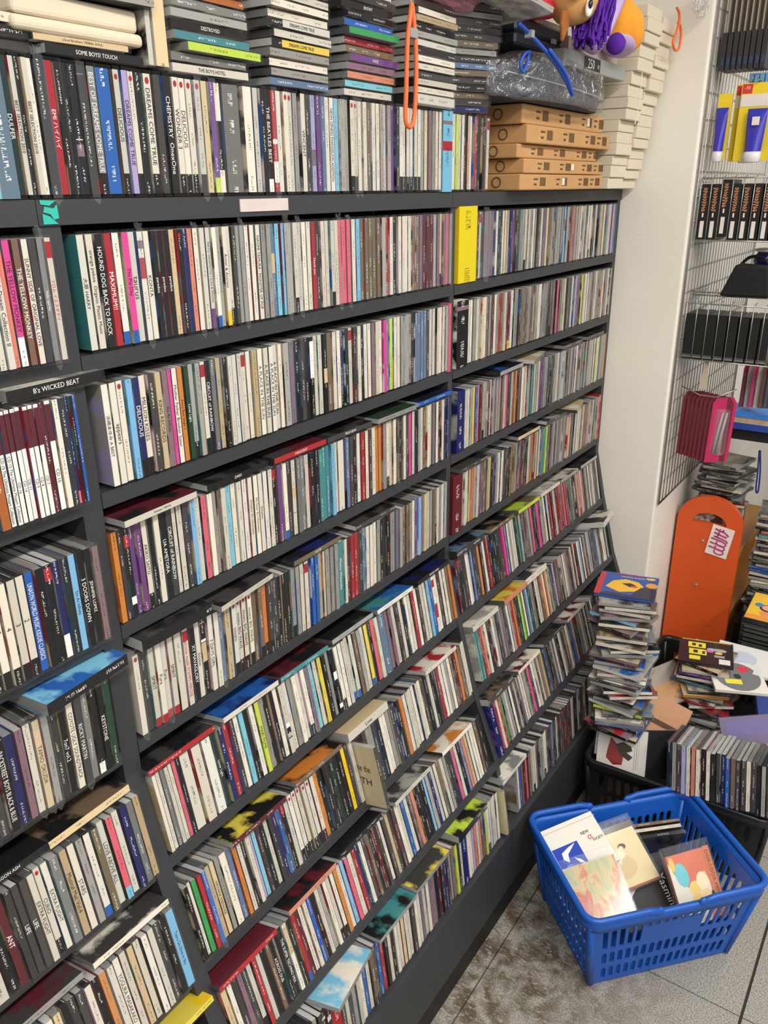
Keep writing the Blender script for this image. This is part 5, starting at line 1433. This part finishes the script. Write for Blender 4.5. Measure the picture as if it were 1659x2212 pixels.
blob('push_pin', Mslip @ Vector((-0.003, -0.034, -0.010)), (0.002, 0.0025, 0.0025), BLKC, t, 0, 1, (0, 0, 0), 8)
# discs standing in the wooden rack and lying on top of it
rnd = random.Random(21)
for row_, zz in enumerate((0.5235, 0.3185)):
    for k in range(15):
        c_ = rnd.choice('gGddwNkun')
        I, S_ = MB(), MB(); disc_parts(I, S_, CW, c_, '', Matrix.Identity(4), rnd)
        o = S_.build('rack_cd_case', [CLEAR]); I.build('inlay_card', [CARD], o)
        o.matrix_world = Matrix.Translation((2.456 + k * 0.0112, -0.340 + rnd.uniform(-.003, .003), zz + 0.0003))
        tag(o, f"{CNAME[c_]} CD, {ordinal(k + 1)} behind the orange panel on the {('upper', 'lower')[row_]} wooden shelf", 'CD', 'discs in the wooden rack')
pile(2.535, -0.275, 0.6505, 'g g N d k d w d d g d d g d', 'pile lying above the orange panel', 'discs above the orange panel', (0.0, -0.001), 14, -92, 31, 0.012)
o = tube('wrist_strap', [(2.46, -0.376, 0.86), (2.452, -0.382, 0.80), (2.450, -0.386, 0.742), (2.452, -0.392, 0.742), (2.456, -0.388, 0.80), (2.462, -0.378, 0.86)], 0.0024, mat('navy_cord', (26, 36, 120), 0.5), None, smooth_pts=5)
tag(o, 'dark blue cord loop hanging beside the pile above the orange panel', 'strap')
# crate with stacks at the edge of the aisle
o = simple('low_crate', [((2.46, -0.74, 0.0), (2.92, -0.385, 0.300))], RACKD); tag(o, 'low black crate carrying disc stacks beside the wooden rack', 'crate')
pile(2.545, -0.462, 0.3006, 'w g d n g d k d m g d k g w g w b b g d G d w d g k w t O k w d g N', 'tall stack on the low crate', 'discs on the low crate', (0, 0), 9, -88, 41, 0.008)
for q in range(5):
    t = thing('film_case', f'black film case, {ordinal(q + 1)} up beneath the yellow cartoon cover', 'case', (2.250 + 0.004 * (q % 2), -0.585, 0.340 + q * 0.0148), 'film cases')
    o = simple('shell', [((0, 0, 0), (0.19, 0.150, 0.0142))], BLKC, t); o.modifiers.new('soft', 'BEVEL').width = 0.002
    simple('spine_print', [((-0.0005, 0.01, 0.004), (0.0, 0.14, 0.0105))], mat('spine_dim', (64, 70, 60), 0.4, var=0.6, scale=120) if q == 0 else bpy.data.materials['spine_dim'], t)
cover_disc('film_case', 'film case with bright yellow cartoon cover on the black cases', (2.350, -0.507, 0.4290), (0.02, -1.0, 0.0), (0, 0, 1), .150, .19, .0145, (24, 24, 26),
    [((246, 200, 60), rect(-.94, -.94, .94, .94)), ((240, 160, 70), rect(-.94, -.94, .94, -.62)), ((90, 40, 34), ell(-.3, -.05, .28, .24)), ((238, 176, 140), ell(-.28, -.02, .22, .18)), ((60, 150, 210), ell(-.62, .1, .16, .14)), ((236, 170, 130), ell(.2, .4, .26, .26)), ((200, 60, 60), ell(.35, -.2, .24, .18)), ((240, 190, 150), ell(.3, -.12, .18, .16)), ((236, 150, 110), ell(-.3, -.45, .2, .16)), ((90, 160, 80), ell(.7, .3, .2, .2)), ((230, 226, 214), rect(-.2, .30, .2, .42)), ((240, 190, 150), ell(-.1, .7, .2, .16))], cat='case', group='film cases')

# ------------------------------------------------------------------ discs pulled out of line
def pulled(x, row, dy, code, art_base, art, label, title=None, lean=0.0, dz=0.0):
    z, y, t_ = ROWS[row]
    I, S_ = MB(), MB(); rnd = random.Random(label)
    disc_parts(I, S_, CW, code, '', Matrix.Identity(4), rnd, cover=lin(art_base), ink2=lin(art_base))
    o = S_.build('pulled_cd_case', [CLEAR]); inl = I.build('inlay_card', [CARD], o)
    o.matrix_world = Matrix.Translation((x, y + dy, z + dz)) @ Matrix.Rotation(R(lean), 4, 'Y') @ Matrix.Rotation(R(-t_), 4, 'X')
    if title:
        for q, ln in enumerate(title):
            text_on(inl, ln, Matrix(((0, 0, -1, CW * 0.07 - 0.0006), (-1, 0, 0, 0.050), (0, 1, 0, 0.080 - 0.026 * q), (0, 0, 0, 1))) @ Matrix.Rotation(R(-6), 4, 'Z'), 0.013, 0.062, INKK)
    return tag(o, label, 'CD', 'discs pulled out of line')
pulled(0.9208, 7, -0.045, 'd', (196, 180, 148), [], 'beige CD with handwritten cover pulled out of the seventh shelf', ('Welcome the', 'EARTH'), dz=0.0)
pulled(1.302, 9, -0.012, 'N', (190, 184, 140), [], 'yellowed clear CD case leaning at the end of the bottom shelf', None, -4.0, 0.002)

make_all_text()
